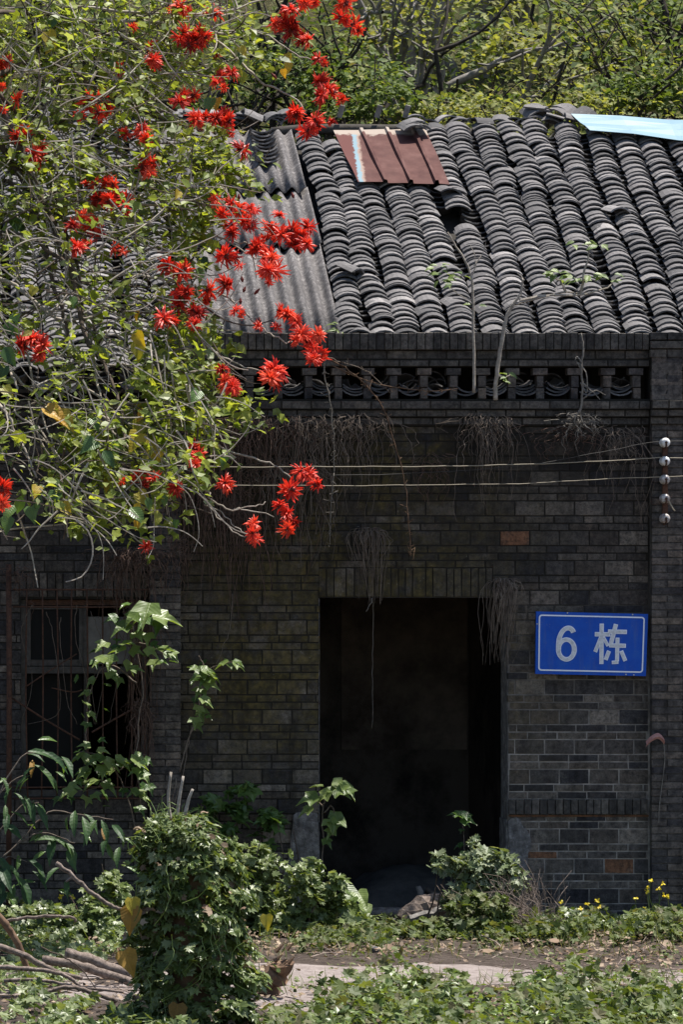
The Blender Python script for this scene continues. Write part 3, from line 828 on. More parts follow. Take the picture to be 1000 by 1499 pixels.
decks(hx0, hx1, -.2, hs0); decks(hx1, X(XR) + .1, -.2, SLEN)
rz, ry = RZ + SLEN * ST, RY + SLEN * CT       # rear slope
for (x0, x1) in ((X(XL) - .1, roof_x(380, 200)[0]), (roof_x(600, 200)[0], X(XR) + .1)):
    g.add([(x0, ry, rz - .1), (x1, ry, rz - .1), (x1, 8.6, rz - .1 - (8.6 - ry) * .5747), (x0, 8.6, rz - .1 - (8.6 - ry) * .5747)], q=[(0, 1, 2, 3)])
g.build('roof_boards', M_deck, roof)

TILES = []; PANS = []
cols = [522, 555, 597, 637, 681, 724, 770, 810, 845, 889, 937, 983]
while cols[-1] < XR: cols.append(cols[-1] + 43)
lcols = [245 - 42 * i for i in range(14)]
tops = {522: 212, 555: 222, 597: 262, 637: 250, 681: 258}
def column(px0, left=False):
    x0 = eave_x(px0)
    s = -.80 if left else -.16
    smax = SLEN + RD.uniform(-.05, .05)
    if px0 in tops: smax = roof_s(tops[px0])
    if px0 > 905: smax = min(smax, roof_s(196))
    ph = RD.uniform(0, 6); amp = RD.uniform(.014, .036); jx = 0.0; lift = RD.uniform(.05, .065)
    tilt = RD.uniform(-.05, .05)
    run = 0
    while s < smax:
        jx += RD.uniform(-.007, .007); jx *= .93
        if RD.random() < .06: jx += RD.uniform(-.045, .045)
        e = RD.uniform(.062, .118) if RD.random() > .16 else RD.uniform(.025, .05)
        x = x0 + jx + amp * math.sin(s * 1.9 + ph)
        if px0 == 724 and roof_s(350) < s < roof_s(318): s += e; continue
        if RD.random() < .02: s += .08
        slip = RD.random() < .03
        M = Matrix.Translation(roofp(x, s, lift + RD.uniform(-.007, .009))) @ Euler((TH - .17 + RD.uniform(-.06, .06), RD.uniform(-.05, .05) + tilt, RD.uniform(-.05, .05) + (RD.uniform(-.3, .3) if slip else 0))).to_matrix().to_4x4()
        M = M @ Matrix.Diagonal((RD.uniform(.93, 1.06), RD.uniform(.92, 1.08), RD.uniform(.9, 1.1), 1))
        TILES.append((px0, s, M))
        s += e
for c in cols: column(c)
for c in lcols: column(c, True)
def pan(px0, left=False):
    x0 = eave_x(px0); s = -.84 if left else -.2
    smax = SLEN
    for k, v in tops.items():
        if abs(px0 - 21 - k) < 12: smax = roof_s(v + 14)
    if px0 > 905: smax = min(smax, roof_s(198))
    while s < smax:
        if 690 < px0 < 710 and roof_s(352) < s < roof_s(312): s += .1; continue
        M = Matrix.Translation(roofp(x0 + RD.uniform(-.012, .012), s, .005 + RD.uniform(-.008, .008))) @ Euler((TH - .12, math.pi + RD.uniform(-.1, .1), RD.uniform(-.07, .07))).to_matrix().to_4x4() @ Matrix.Translation((0, 0, -.062))
        PANS.append(M); s += RD.uniform(.07, .13)
allc = cols
for i in range(len(allc) - 1): pan((allc[i] + allc[i + 1]) / 2)
for i in range(len(lcols) - 1): pan((lcols[i] + lcols[i + 1]) / 2, True)
vis = [t for t in TILES if 500 < t[0] < 1010 and -.05 < t[1] < SLEN - .1]
vis.sort(key=lambda t: t[1])
pick = set(id(t) for t in vis[:300])
gt = Geo(); gp = Geo()
for t in TILES:
    i = RD.randrange(6)
    if id(t) in pick: obj('roof_tile', shared_tile(i, M_tile), None, roof, t[2])
    else:
        A = np.array(t[2]); gt.add(TV[i][0] @ A[:3, :3].T + A[:3, 3], q=TV[i][1])
for M in PANS:
    i = RD.randrange(6); A = np.array(M); gp.add(TV[i][0] @ A[:3, :3].T + A[:3, 3], q=TV[i][1])
gt.build('roof_tiling', M_tile, roof, kind='stuff'); gp.build('pan_tiling', M_pan, roof, kind='stuff')
# ridge: pole where tiles are missing, heaped ridge tiles
g = Geo(); P = [roofp(roof_x(px, 184)[0], SLEN, dz) for px, dz in ((395, .0), (440, .03), (500, .035), (560, .03), (630, .03), (700, -.02))]
g.tube(smooth_path(P, 3), .052, 8); g.build('ridge_pole', M_wood, roof, True)
def ridge_tile(px, py, rz_, ry_, rx_, scl=1.0, h=.0):
    x, s = roof_x(px, py)
    M = Matrix.Translation(roofp(x, s, .08 + h)) @ Euler((rx_, ry_, rz_)).to_matrix().to_4x4() @ Matrix.Scale(scl, 4)
    obj('ridge_tile', shared_tile(RD.randrange(6), M_tile), None, roof, M)
px = -280
while px < 860:
    if px < 440 or px > 600:
        for k in range(3 if px < 440 else 1):
            ridge_tile(px + RD.uniform(-5, 5), 186 + RD.uniform(-2, 4), RD.uniform(-.25, .25) + RD.choice([0, 0, 1.57]), RD.uniform(-.3, .3), .3 + RD.uniform(-.25, .2), RD.uniform(.9, 1.05), -.03 + .018 * k)
    px += RD.uniform(17, 25)
for (px, py, a, b2, c) in ((790, 182, .2, -.3, .5), (815, 182, -.7, .5, .45), (822, 180, -.4, .7, .35), (838, 190, -.9, .3, .6), (800, 178, 1.2, .2, .2)):
    ridge_tile(px, py, a, b2, c, 1.15, .0)
# stack of cupped tiles left on the corrugated sheets
for k in range(9):
    x, s = roof_x(382 + 1.2 * k, 214 + 5.4 * k)
    M = Matrix.Translation(roofp(x, s, .125)) @ Euler((TH - .35, math.pi + RD.uniform(-.06, .06), RD.uniform(-.08, .08))).to_matrix().to_4x4() @ Matrix.Translation((0, 0, -.062))
    obj('loose_tile', shared_tile(k % 6, M_tile), None, roof, M)
for (px, py, a) in ((523, 420, .9), (660, 302, .3), (908, 330, .4)):
    x, s = roof_x(px, py)
    M = Matrix.Translation(roofp(x, s, .12)) @ Euler((TH + RD.uniform(-.3, 0), RD.uniform(-.5, .5), a)).to_matrix().to_4x4()
    obj('loose_tile', shared_tile(RD.randrange(6), M_tile), None, roof, M)
g = Geo(); x, s = roof_x(684, 345)
g.add([tuple(roofp(x + a, s + b2, h)) for h in (.01, .035) for a, b2 in ((-.05, -.02), (.04, -.02), (.035, .17), (-.045, .17))], q=[(4, 5, 6, 7), (0, 1, 5, 4), (1, 2, 6, 5), (2, 3, 7, 6), (3, 0, 4, 7)])
g.build('bare_batten', M_greywood, roof)
# corrugated fibre-cement sheets, three overlapping rows
def corrugated(xa, xb, s0, s1, h0, h1, seed):
    pit, amp, th = .130, .030, .009
    n = int((xb - xa) / pit * 10)
    r = random.Random(seed)
    V = []; ny2 = 4
    for t in (0, 1):
        for j in range(ny2):
            f = j / (ny2 - 1)
            for i in range(n + 1):
                x = xa + (xb - xa) * i / n
                hh = h0 + (h1 - h0) * f + amp * math.cos(2 * math.pi * (x - xa) / pit) + (th if t else 0)
                V.append(tuple(roofp(x, s0 + (s1 - s0) * f + (.006 * math.sin(i * .7 + seed) if j == 0 else 0), hh)))
    m = n + 1; N = m * ny2; q = []
    for j in range(ny2 - 1):
        for i in range(n):
            a = j * m + i
            q += [(N + a, N + a + 1, N + a + m + 1, N + a + m), (a + 1, a, a + m, a + m + 1)]
    for i in range(n): q += [(i, i + 1, N + i + 1, N + i), (N - 1 - i, N - 2 - i, 2 * N - 2 - i, 2 * N - 1 - i)]
    for j in range(ny2 - 1):
        a = j * m; q += [(a + m, a, N + a, N + a + m)]; a = j * m + n; q += [(a, a + m, N + a + m, N + a)]
    g = Geo(); g.add(V, q=q); return g.build('corrugated_sheet', M_fibro, roof, True)
xa, xb = eave_x(272), eave_x(497)
sA, sB = roof_s(372), roof_s(291)
corrugated(xa, xb, -.10, sA + .1, .03, .03, 1); corrugated(xa + .01, xb + .005, sA, sB + .1, .075, .035, 2)
corrugated(xa - .01, xb - .02, sB, SLEN - .1, .082, .04, 3)
for i in range(3): pass
# drip tiles on the bare eave at the left
for i in range(len(lcols) - 1):
    c = (lcols[i] + lcols[i + 1]) / 2
    if c < -60 or i in (2, 5): continue
    x = eave_x(c) + RD.uniform(-.01, .01); e0 = roofp(x, -.86, .0); n = 9; Rr = .088; tl = RD.uniform(-.15, .15)
    P = [(x + Rr * math.cos(math.pi * k / (n - 1)), e0.y + .01 * math.sin(k), e0.z + .01 + tl * Rr * math.cos(math.pi * k / (n - 1)) - (Rr * 1.15 * math.sin(math.pi * k / (n - 1)) + .012 * math.sin(k * 1.9))) for k in range(n)]
    P.append((x, e0.y, e0.z - .025))
    n = len(P); g = Geo(); V = [(x, e0.y - .012, e0.z - .05)] + P + [(p[0], p[1] + .016, p[2]) for p in P]
    g.add(V, t=[(0, 1 + (k + 1) % n, 1 + k) for k in range(n)], q=[(1 + k, 1 + (k + 1) % n, 1 + n + (k + 1) % n, 1 + n + k) for k in range(n)])
    g.build('drip_tile', M_drip if RD.random() < .7 else M_tile, roof)

# brown ribbed sheet lying over the gap, blue sheet over the ridge (loose things on the roof)
def roof_thing(name, corners, hs, mat, ribs, label, cat):
    P = []
    for (px, py), h in zip(corners, hs):
        x, s = roof_x(px, py); P.append(roofp(x, s, h))
    BL, BRr, TR, TL = P
    ex = (BRr - BL); ey = (TL - BL); W, H = ex.length, ey.length
    uex, uey = ex / W, ey / H; nz = uex.cross(uey).normalized()
    prof = [0.0]
    for rb in ribs: prof += [rb - .028, rb - .016, rb + .016, rb + .028]
    prof += [1.0]
    if not ribs: prof = [0, .25, .5, .75, 1]
    hh = [0] + [0, .03, .03, 0] * len(ribs) + [0]
    if not ribs: hh = [0.0, .008, -.006, .01, 0]
    V = []; m = len(prof); nr = 5
    top_ex = TR - TL
    for t in (0, 1):
        for j in range(nr):
            f = j / (nr - 1)
            for i, u in enumerate(prof):
                a = BL + ex * u; b2 = TL + top_ex * u
                p = a + (b2 - a) * f + nz * (hh[i] + .0025 * t + .006 * math.sin(i * 1.3 + j * 2))
                V.append(p)
    N = m * nr; q = []
    for j in range(nr - 1):
        for i in range(m - 1):
            a = j * m + i
            q += [(N + a, N + a + 1, N + a + m + 1, N + a + m), (a + 1, a, a + m, a + m + 1)]
    for i in range(m - 1): q += [(i, i + 1, N + i + 1, N + i), (N - 1 - i, N - 2 - i, 2 * N - 2 - i, 2 * N - 1 - i)]
    for j in range(nr - 1):
        a = j * m; q += [(a + m, a, N + a, N + a + m)]; a += m - 1; q += [(a, a + m, N + a + m, N + a)]
    M = Matrix.Identity(4)
    uy2 = nz.cross(uex)
    for i in range(3): M[i][0] = uex[i]; M[i][1] = uy2[i]; M[i][2] = nz[i]; M[i][3] = BL[i]
    Mi = M.inverted()
    g = Geo(); g.add([tuple(Mi @ p) for p in V], q=q)
    o = obj(name, g.mesh(name), mat, None, M); tag(o, label, cat); return o
roof_thing('metal_sheet', [(523, 287), (657, 290), (622, 206), (487, 206)], [.14, .14, .12, .10], M_rust, [.30, .58, .86], 'loose rust brown ribbed metal sheet lying over the gap in the roof', 'metal sheet')
roof_thing('blue_sheet', [(862, 214), (1120, 238), (1120, 199), (834, 192)], [.16, .13, .13, .17], M_blue, [], 'pale blue metal sheet laid over the roof ridge at the right', 'metal sheet')
for (px, py) in ((606, 222), (613, 219), (609, 213), (602, 216)):
    x, s = roof_x(px, py)
    M = Matrix.Translation(roofp(x, s, .19 + RD.uniform(0, .03))) @ Euler((TH - .2, RD.uniform(-.2, .2), RD.uniform(-.2, .2))).to_matrix().to_4x4()
    obj('loose_tile', shared_tile(RD.randrange(6), M_tile), None, roof, M)
for px in (552, 593, 497):
    x, s = roof_x(px, 192)
    g = Geo(); g.box(-.025, .025, -.01, .01, -.05, .07)
    obj('rafter_end', g.mesh('rafter_end'), M_greywood, roof, Matrix.Translation(roofp(x, s, .19)) @ Euler((.3, .25, 0)).to_matrix().to_4x4())

# ------------------------------------------------------------------ house number sign
sign = thing('house_number_sign', 'blue house number sign with white border reading 6 and a Chinese character', 'sign', (X(864), -.05, ZZ(942)))
SW = 3.946
def sg(zx, zy, y): return ((X(760 + zx / SW)), y, ZZ(620 + zy / SW))
def prism(g, poly, y0, y1):
    n = len(poly); V = [sg(p[0], p[1], y0) for p in poly] + [sg(p[0], p[1], y1) for p in poly]
    me = [(i, (i + 1) % n, n + (i + 1) % n, n + i) for i in range(n)]
    cx = sum(p[0] for p in poly) / n; cy = sum(p[1] for p in poly) / n
    V.append(sg(cx, cy, y0)); g.add(V, t=[(2 * n, (i + 1) % n, i) for i in range(n)], q=me)
g = Geo(); prism(g, [(92, 1085), (738, 1100), (725, 1458), (88, 1445)], -.075, -.035); g.build('panel', M_signblue, sign)
def skew(u, v):   # sign-space 0..1 to zoom coordinates
    a = np.array([92, 1085.]) * (1 - u) * (1 - v) + np.array([738, 1100.]) * u * (1 - v) + np.array([725, 1458.]) * u * v + np.array([88, 1445.]) * (1 - u) * v
    return a
def rr_loop(x0, y0, x1, y1, r):
    P = []
    for (cx, cy, a0) in ((x1 - r, y0 + r, -90), (x1 - r, y1 - r, 0), (x0 + r, y1 - r, 90), (x0 + r, y0 + r, 180)):
        for k in range(6):
            a = math.radians(a0 + 18 * k); P.append((cx + r * math.cos(a), cy + r * math.sin(a)))
    return [tuple(skew(p[0] / 640, p[1] / 360)) for p in P]
A = rr_loop(15, 17, 622, 341, 18); B = rr_loop(23, 25, 614, 333, 12)
g = Geo(); n = len(A); g.add([sg(*p, -.0775) for p in A + B], q=[(i, (i + 1) % n, n + (i + 1) % n, n + i) for i in range(n)])
g.build('border', M_signwhite, sign)
def stroke(a, b2, wd, ext=0):
    a = np.array(a, float); b2 = np.array(b2, float); d = (b2 - a) / np.linalg.norm(b2 - a); nn = np.array([-d[1], d[0]]) * wd / 2
    return [tuple(a + nn), tuple(b2 + nn), tuple(b2 - nn), tuple(a - nn)]
han = [((430, 1216), (520, 1217), 25), ((470, 1155), (468, 1388), 24), ((466, 1232), (432, 1318), 22), ((479, 1232), (506, 1284), 19),
       ((506, 1201), (615, 1203), 25), ((552, 1158), (520, 1282), 25), ((512, 1280), (609, 1283), 24), ((561, 1236), (558, 1372), 23), ((566, 1377), (528, 1379), 20), ((512, 1312), (492, 1364), 23), ((582, 1312), (606, 1370), 23)]
g = Geo(); gi = Geo()
for i, (a, b2, wd) in enumerate(han):
    prism(g, stroke(a, b2, wd), -.0775 - .0002 * i, -.0755)
    aa = np.array(a, float); bb = np.array(b2, float); d = (bb - aa) / np.linalg.norm(bb - aa)
    prism(gi, stroke(aa + d * 5, bb - d * 5, wd - 9), -.0803 - .0002 * i, -.0800)
ch = g.build('character', M_signwhite, sign); gi.build('worn_film', M_signgrey, ch)
# figure 6: bowl ring plus curved stem
def ribbon(g, outer, inner, y0, y1, closed):
    n = len(outer); V = [sg(*p, y0) for p in outer + inner] + [sg(*p, y1) for p in outer + inner]
    q = []
    for i in range(n if closed else n - 1):
        k = (i + 1) % n
        q += [(i, k, n + k, n + i), (k, i, 2 * n + i, 2 * n + k), (n + i, n + k, 3 * n + k, 3 * n + i)]
    if not closed: q += [(0, n, 3 * n, 2 * n), (n - 1, 2 * n + n - 1, 3 * n + n - 1, n + n - 1)]
    g.add(V, q=q)
def six(g, ins, y0, y1):
    cx, cy = 266, 1304
    ob = [(cx + (60 - ins) * math.cos(a), cy + (70 - ins) * math.sin(a)) for a in np.linspace(0, 2 * math.pi, 32, endpoint=False)]
    ib = [(cx + (32 + ins) * math.cos(a), cy + (44 + ins) * math.sin(a)) for a in np.linspace(0, 2 * math.pi, 32, endpoint=False)]
    ribbon(g, ob, ib, y0, y1, True)
    o2 = []; i2 = []
    for k in range(18):      # stem from the upper right terminal round to the bowl's left side
        t = k / 17
        a = math.radians(-22 - 158 * t) if t < .999 else math.radians(-180)
        ry = 76 + 35 * t
        yc = 1229 + 45 * t ** 1.3
        o2.append((cx + (59 - ins) * math.cos(a), yc + (76 - ins) * math.sin(a))); i2.append((cx + (30 + ins) * math.cos(a), yc + (47 + ins) * math.sin(a)))
    o2.append((206 + ins, 1304)); i2.append((235 - ins, 1304))
    ribbon(g, o2, i2, y0 - .0003, y1, False)
g = Geo(); six(g, 0, -.0775, -.0755); ch = g.build('numeral', M_signwhite, sign)
g = Geo(); six(g, 5, -.0803, -.0800); g.build('worn_film', M_signgrey, ch)
for (zx, zy) in ((272, 1093), (648, 1103), (610, 1448), (655, 1451), (97, 1157)):
    g = Geo(); c = Vector(sg(zx, zy, -.076)); g.tube([c + Vector((0, .01, 0)), c + Vector((0, -.006, 0))], .006, 8); g.build('screw', M_steel, sign)

# ------------------------------------------------------------------ insulator rack and wires
rack = thing('insulator_rack', 'iron rack of five porcelain insulators on the right-hand brick pilaster', 'insulators', tuple(at(974, 765, -.15)))
g = Geo(); a = at(974, 640, -.13); b2 = at(974, 766, -.13)
g.box(a.x - .022, a.x + .022, -.150, -.118, b2.z, a.z); g.build('bracket', M_iron, rack)
IY = -.22
for i, py in enumerate((648, 675, 702, 730, 759)):
    c = at(974, py, IY)
    prof = [(.0, .055), (.022, .056), (.036, .045), (.041, .025), (.030, .008), (.028, -.006), (.040, -.022), (.041, -.04), (.030, -.055), (.0, -.056)]
    g = Geo(); n = 14; V = []
    for (r, h) in prof:
        for k in range(n):
            an = 2 * math.pi * k / n
            V.append((c.x + r * math.cos(an), c.y - h, c.z + r * math.sin(an)))
    q = [(j * n + k, j * n + (k + 1) % n, (j + 1) * n + (k + 1) % n, (j + 1) * n + k) for j in range(len(prof) - 1) for k in range(n)]
    g.add(V, q=q)
    ins = g.build('insulator', M_porc if i < 2 else M_porcd, rack, True)
    g = Geo(); g.tube([c + Vector((0, .08, 0)), c + Vector((0, -.07, 0))], .011, 8); g.build('bolt', M_iron, ins)
    g = Geo(); g.tube([c + Vector((.0, -.066, -.0)), c + Vector((0, -.066, -.028)), c + Vector((0, .04, -.05))], .008, 5); g.build('strap', M_iron, ins)
def wire(pts, r, m, label, Y=-.25):
    g = Geo(); P = smooth_path([at(px, py, Y) for px, py in pts], 8)
    P = [p + np.array((0, 0, .0018 * math.sin(i * .9) + .0012 * math.sin(i * 2.3))) for i, p in enumerate(P)]
    g.tube(P, r, 5); o = g.build('wire', m, None, True); tag(o, label, 'wire'); return o
wire([(-330, 668), (0, 674), (200, 679), (330, 683.5), (480, 683), (600, 683), (700, 681.5), (830, 677.5), (945, 671.5), (974, 670), (1100, 674), (1330, 690)], .0038, M_wire, 'upper pale wire strung across the facade to the second insulator')
wire([(-330, 700), (0, 705), (200, 709), (480, 711), (600, 710), (760, 708), (870, 702), (974, 698), (1100, 698), (1330, 712)], .0034, M_wire, 'lower pale wire strung across the facade to the third insulator')
wire([(480, 696), (600, 693), (760, 682), (880, 662), (974, 646), (1100, 650), (1330, 660)], .0028, M_wire2, 'thin dark wire sloping up to the topmost insulator')
g = Geo(); c = at(972, 735, -.27); g.tube([c, at(980, 733, -.28), at(986, 745, -.28), at(989, 748, -.28)], .006, 5); o = g.build('wire_tail', M_wire, None, True); tag(o, 'short cut wire tail twisted round the fourth insulator', 'wire')
# faded red plastic strip stuck on the pilaster edge
g = Geo()
P = smooth_path([at(946, 1090, -.16), at(953, 1083, -.17), at(962, 1078, -.17), at(968, 1080, -.16), at(973, 1086, -.14)], 3)
for i in range(len(P) - 1): pass
V = [];  n = len(P)
for p in P: V += [tuple(p + np.array((0, 0, .028))), tuple(p + np.array((.004, -.016, .0))), tuple(p + np.array((0, 0, -.022)))]
g.add(V, q=[(3 * i + k, 3 * i + 3 + k, 3 * i + 4 + k, 3 * i + 1 + k) for i in range(n - 1) for k in range(2)])
o = g.build('plastic_strip', M_plasticred); tag(o, 'torn faded red plastic strip caught on the right-hand pilaster', 'scrap')
g = Geo(); g.tube(smooth_path([at(972, 1085, -.14), at(974, 1110, -.13), at(971, 1140, -.125), at(966, 1180, -.125), at(965, 1205, -.12)], 3), .004, 4)
o = g.build('dry_tendril', M_rootg, None); tag(o, 'thin dry tendril hanging below the red strip on the right-hand pilaster', 'tendril')

# ------------------------------------------------------------------ vegetation helpers
def px_path(pts, Y, sub=4, wob=0.0):
    P = []
    for i, p in enumerate(pts):
        y = p[2] if len(p) > 2 else Y
        P.append(at(p[0], p[1], y))
    P = smooth_path(P, sub)
    if wob: P = [p + rng.normal(scale=wob, size=3) for p in P]
    return P
def strands(g, px, py, Y, wpx, lpx, n, r=.0028, curl=.02, side=0.0, up=0.0, flare=1.0, base=1.0, jit=16):
    """hanging dry roots and grass: n thin strands from a patch of width wpx, falling lpx pixels"""
    m = mpp(Y)
    for i in range(n):
        a = rng.normal() * wpx * .28
        c = at(px + a * base, py + abs(rng.normal()) * jit * (1 if base > .5 else .4), Y + rng.uniform(-.03, .03))
        L = lpx * m * ((.12 + .9 * rng.random() ** 2.2) if base > .5 else rng.uniform(.15, 1.05))
        dx = (a * .5 * flare + rng.normal() * wpx * (.15 if base > .5 else .3)) * m
        P = []
        k = 8
        x, z, y = c.x, c.z, 0.0
        ph = rng.uniform(0, 6)
        for j in range(k):
            t = j / (k - 1)
            P.append((c.x + dx * math.sin(math.pi * (.08 + .72 * t ** .7)) * (.6 + .8 * t * (flare < 1.2)) + rng.normal() * (.012 if base > .5 else .009) + curl * math.sin(ph + t * 5) * t + side * t * L, c.y - .05 * math.sin(t * 3) - rng.uniform(0, .015), c.z + up * math.sin(t * math.pi) * L * .3 - L * t ** 1.3))
        g.tube(P, taper(k, r, r * .5) * rng.uniform(.6, 1.5), 3, cap=False)

# ------------------------------------------------------------------ coral tree
coral = thing('coral_tree', 'coral tree with bright red flower heads hanging across the left of the house', 'tree', (at(-190, 1345, -3.0).x, -3.0, 0))
CY = -2.4
def CYf(py): return -1.2 - 3.0 * min(1.1, max(-.1, py / 800.0))
g = Geo()
T0 = Vector((at(-190, 1345, -3.0).x, -3.0, -.15))
def limb(pts, r0, r1, Y=CY, n=6, gg=None, sub=4, wob=.008):
    P = px_path([(p[0], p[1], p[2] if len(p) > 2 else CYf(p[1])) for p in pts], Y, sub, wob); (gg or g).tube(P, taper(len(P), r0, r1), n)
    return P
limb([(-190, 1375, -3), (-185, 1150, -3), (-200, 950, -3), (-180, 760, -2.9), (-190, 600, -2.8), (-170, 420, -2.7), (-180, 260, -2.7), (-160, 80, -2.6), (-150, -120, -2.6)], .17, .06, n=10)
g.build('trunk', M_stem, coral, True)
MAIN = [
 ([(-172, 380, -2.7), (-80, 180, -2.7), (20, 98), (91, 96), (125, 120), (153, 138), (192, 159), (260, 165)], .030, .008),
 ([(-165, 200, -2.7), (-60, 40, -2.6), (60, 20), (150, 47), (198, 69), (229, 96), (257, 127), (290, 170)], .024, .006),
 ([(-175, 300, -2.7), (-80, 190, -2.6), (0, 155), (60, 157), (108, 163)], .016, .007),
 ([(-180, 420, -2.7), (-80, 300, -2.6), (0, 263), (34, 287), (62, 298), (100, 325)], .024, .008),
 ([(-180, 480, -2.7), (-70, 360, -2.5), (34, 344), (68, 367), (96, 382), (120, 409), (143, 423), (169, 425)], .024, .007),
 ([(-185, 520, -2.7), (-90, 420, -2.5), (0, 409), (39, 432), (80, 465), (125, 467), (156, 450), (180, 448), (215, 440)], .020, .006),
 ([(39, 432), (83, 466), (101, 500), (112, 511), (138, 532), (161, 535), (198, 533)], .013, .006),
 ([(-160, 60, -2.6), (-60, 130, -2.3), (30, 260), (62, 350), (72, 400), (85, 440), (95, 475), (100, 520)], .034, .010),
 ([(-155, -40, -2.6), (-20, 120, -2.2), (50, 270), (100, 380), (110, 420), (125, 495), (146, 524), (166, 565), (179, 615), (180, 660)], .034, .008),
 ([(-20, 120, -2.3), (60, 210), (85, 300), (110, 380), (118, 440), (122, 470)], .022, .012),
 ([(110, 420), (128, 480), (138, 534), (146, 586), (161, 623), (182, 649), (208, 667), (260, 672)], .014, .005),
 ([(-185, 640, -2.7), (-80, 560, -2.5), (0, 594), (23, 636), (39, 667), (52, 700)], .016, .007),
 ([(-183, 560, -2.7), (-60, 500, -2.5), (15, 545), (47, 573), (86, 594), (140, 600)], .016, .006),
 ([(15, 545), (25, 568), (21, 602), (39, 617), (70, 650), (110, 690)], .010, .005),
 ([(110, 560), (160, 590), (200, 610), (221, 620), (260, 628), (292, 626), (336, 625), (365, 615)], .012, .005),
 ([(160, 590), (200, 592), (268, 625), (315, 651), (370, 671), (401, 681), (427, 700)], .012, .0055),
 ([(180, 440), (230, 460), (279, 490), (318, 519), (349, 533), (386, 546)], .011, .005),
 ([(160, 500), (210, 525), (245, 537), (271, 539), (300, 554), (315, 558)], .009, .004),
 ([(140, 600), (190, 660), (220, 680), (295, 711), (310, 734), (341, 746), (370, 741), (388, 736)], .011, .004),
 ([(341, 746), (360, 746), (401, 758)], .006, .004), ([(302, 735), (326, 763), (354, 784), (365, 784)], .006, .004), ([(300, 738), (330, 755), (350, 775), (365, 782)], .005, .0035),
 ([(70, 290), (185, 298), (240, 302), (305, 314), (344, 323), (375, 332), (391, 338)], .012, .005),
 ([(90, 320), (180, 320), (240, 333), (292, 342), (331, 350), (354, 367), (380, 379)], .013, .005), ([(331, 350), (357, 357), (380, 350), (393, 340)], .007, .004),
 ([(150, 400), (220, 405), (274, 419), (318, 429), (349, 448), (375, 474), (396, 487), (419, 501), (440, 500)], .012, .005),
 ([(200, 470), (297, 479), (344, 485), (406, 488)], .009, .004), ([(220, 455), (261, 476), (308, 510)], .008, .004),
 ([(90, 30), (200, 30), (306, 48), (351, 46), (372, 42), (400, 35)], .014, .006), ([(200, 25), (309, 54), (354, 94), (381, 120), (408, 132), (435, 147), (447, 165)], .014, .005),
 ([(306, 48), (360, 45), (402, 58), (432, 80), (456, 87)], .009, .005), ([(100, 10), (240, 20), (330, 16), (380, 2), (440, -15)], .012, .007), ([(200, 40), (262, 35), (300, 15)], .007, .004),
 ([(180, 60), (225, 75), (262, 110), (300, 150)], .010, .005), ([(120, 130), (185, 185), (240, 210), (300, 205), (350, 215)], .012, .005), ([(60, 100), (110, 190), (160, 230), (215, 255), (270, 290)], .012, .005),
 ([(30, 330), (70, 420), (60, 470), (50, 505)], .010, .006), ([(20, 200), (60, 180), (110, 170), (140, 165)], .009, .005), ([(40, 610), (90, 690), (150, 740), (200, 790), (215, 800)], .008, .004), ([(80, 640), (150, 700), (200, 735), (260, 770)], .008, .003),
 ([(-60, 60, -2.3), (0, 170), (20, 300), (24, 420), (40, 520), (60, 600), (90, 690)], .02, .006)]
paths = []
for (pts, r0, r1) in MAIN:
    g = Geo(); j = rng.uniform(-.25, .25)
    pts2 = [(p[0], p[1], (p[2] if len(p) > 2 else CYf(p[1]) + j)) for p in pts]
    P = limb(pts2, r0, r1, n=6, gg=g, wob=.006); paths.append(P)
    g.build('branch', M_twig if r0 < .022 else M_stem, coral, True)
# twigs: long, thin, arching
def dens(px, py):
    if py < 330: lim = 300 + 70 * math.sin(py * .03)
    elif py < 500: lim = 270
    elif py < 640: lim = 300
    else: lim = 290 - (py - 640) * .55
    if px > lim + 60: return 0
    d = 1.0 if px < lim else 1 - (px - lim) / 60
    if 330 < py < 590 and px < 230: d *= .72
    if py > 640 and px < 60: d *= .35
    if py > 730: d *= .55
    if py > 805: return 0
    return d
gt = Geo(); gt2 = Geo(); anchors = []
cnt = 0
while cnt < 760:
    px, py = rng.uniform(-60, 370), rng.uniform(-40, 800)
    if rng.random() > dens(px, py): continue
    cnt += 1
    Y = CYf(py) - .05 + rng.normal() * .3
    ang = rng.normal(loc=.35, scale=.65) if rng.random() < .75 else rng.uniform(1.0, 2.4)
    L = rng.uniform(45, 150); bend = rng.normal() * .9
    P = []; a = ang; x, y = px - L * .5 * math.cos(ang), py - L * .5 * math.sin(ang)
    for k in range(6):
        P.append(at(x, y, Y + .08 * math.sin(k + px))); x += L / 5 * math.cos(a); y += L / 5 * math.sin(a); a += -bend / 5 + rng.normal() * .13
    r = rng.uniform(.0035, .009)
    Ps = smooth_path(P, 2); (gt if rng.random() < .6 else gt2).tube(Ps, taper(len(Ps), r, r * .55), 4)
    for p in Ps[2:]: anchors.append(np.array(p))
for k in range(230):
    px, py = rng.uniform(-40, 330), rng.uniform(-30, 780)
    if dens(px, py) < .3: continue
    Y = CYf(py) - .45 + rng.normal() * .1; a = rng.normal(loc=.4, scale=.7); L = rng.uniform(50, 140); P = []; x, y = px, py; bend = rng.normal()
    for j in range(6):
        P.append(at(x, y, Y)); x += L / 5 * math.cos(a); y += L / 5 * math.sin(a); a += -bend / 5 + rng.normal() * .12
    r = rng.uniform(.004, .008); Ps = smooth_path(P, 2); gt.tube(Ps, taper(len(Ps), r, r * .5), 4)
gt.build('twigs', M_twig, coral, kind='stuff'); gt2.build('dark_twigs', M_stem, coral, kind='stuff')
anchors = np.array(anchors)
def apx(A): 
    d = Z0 + A[:, 1]; return PXV + (A[:, 0] - CX) * F / d, PYH - (A[:, 2] - CZ) * F / d
ax, ay = apx(anchors)
w = np.array([dens(a, b) for a, b in zip(ax, ay)])
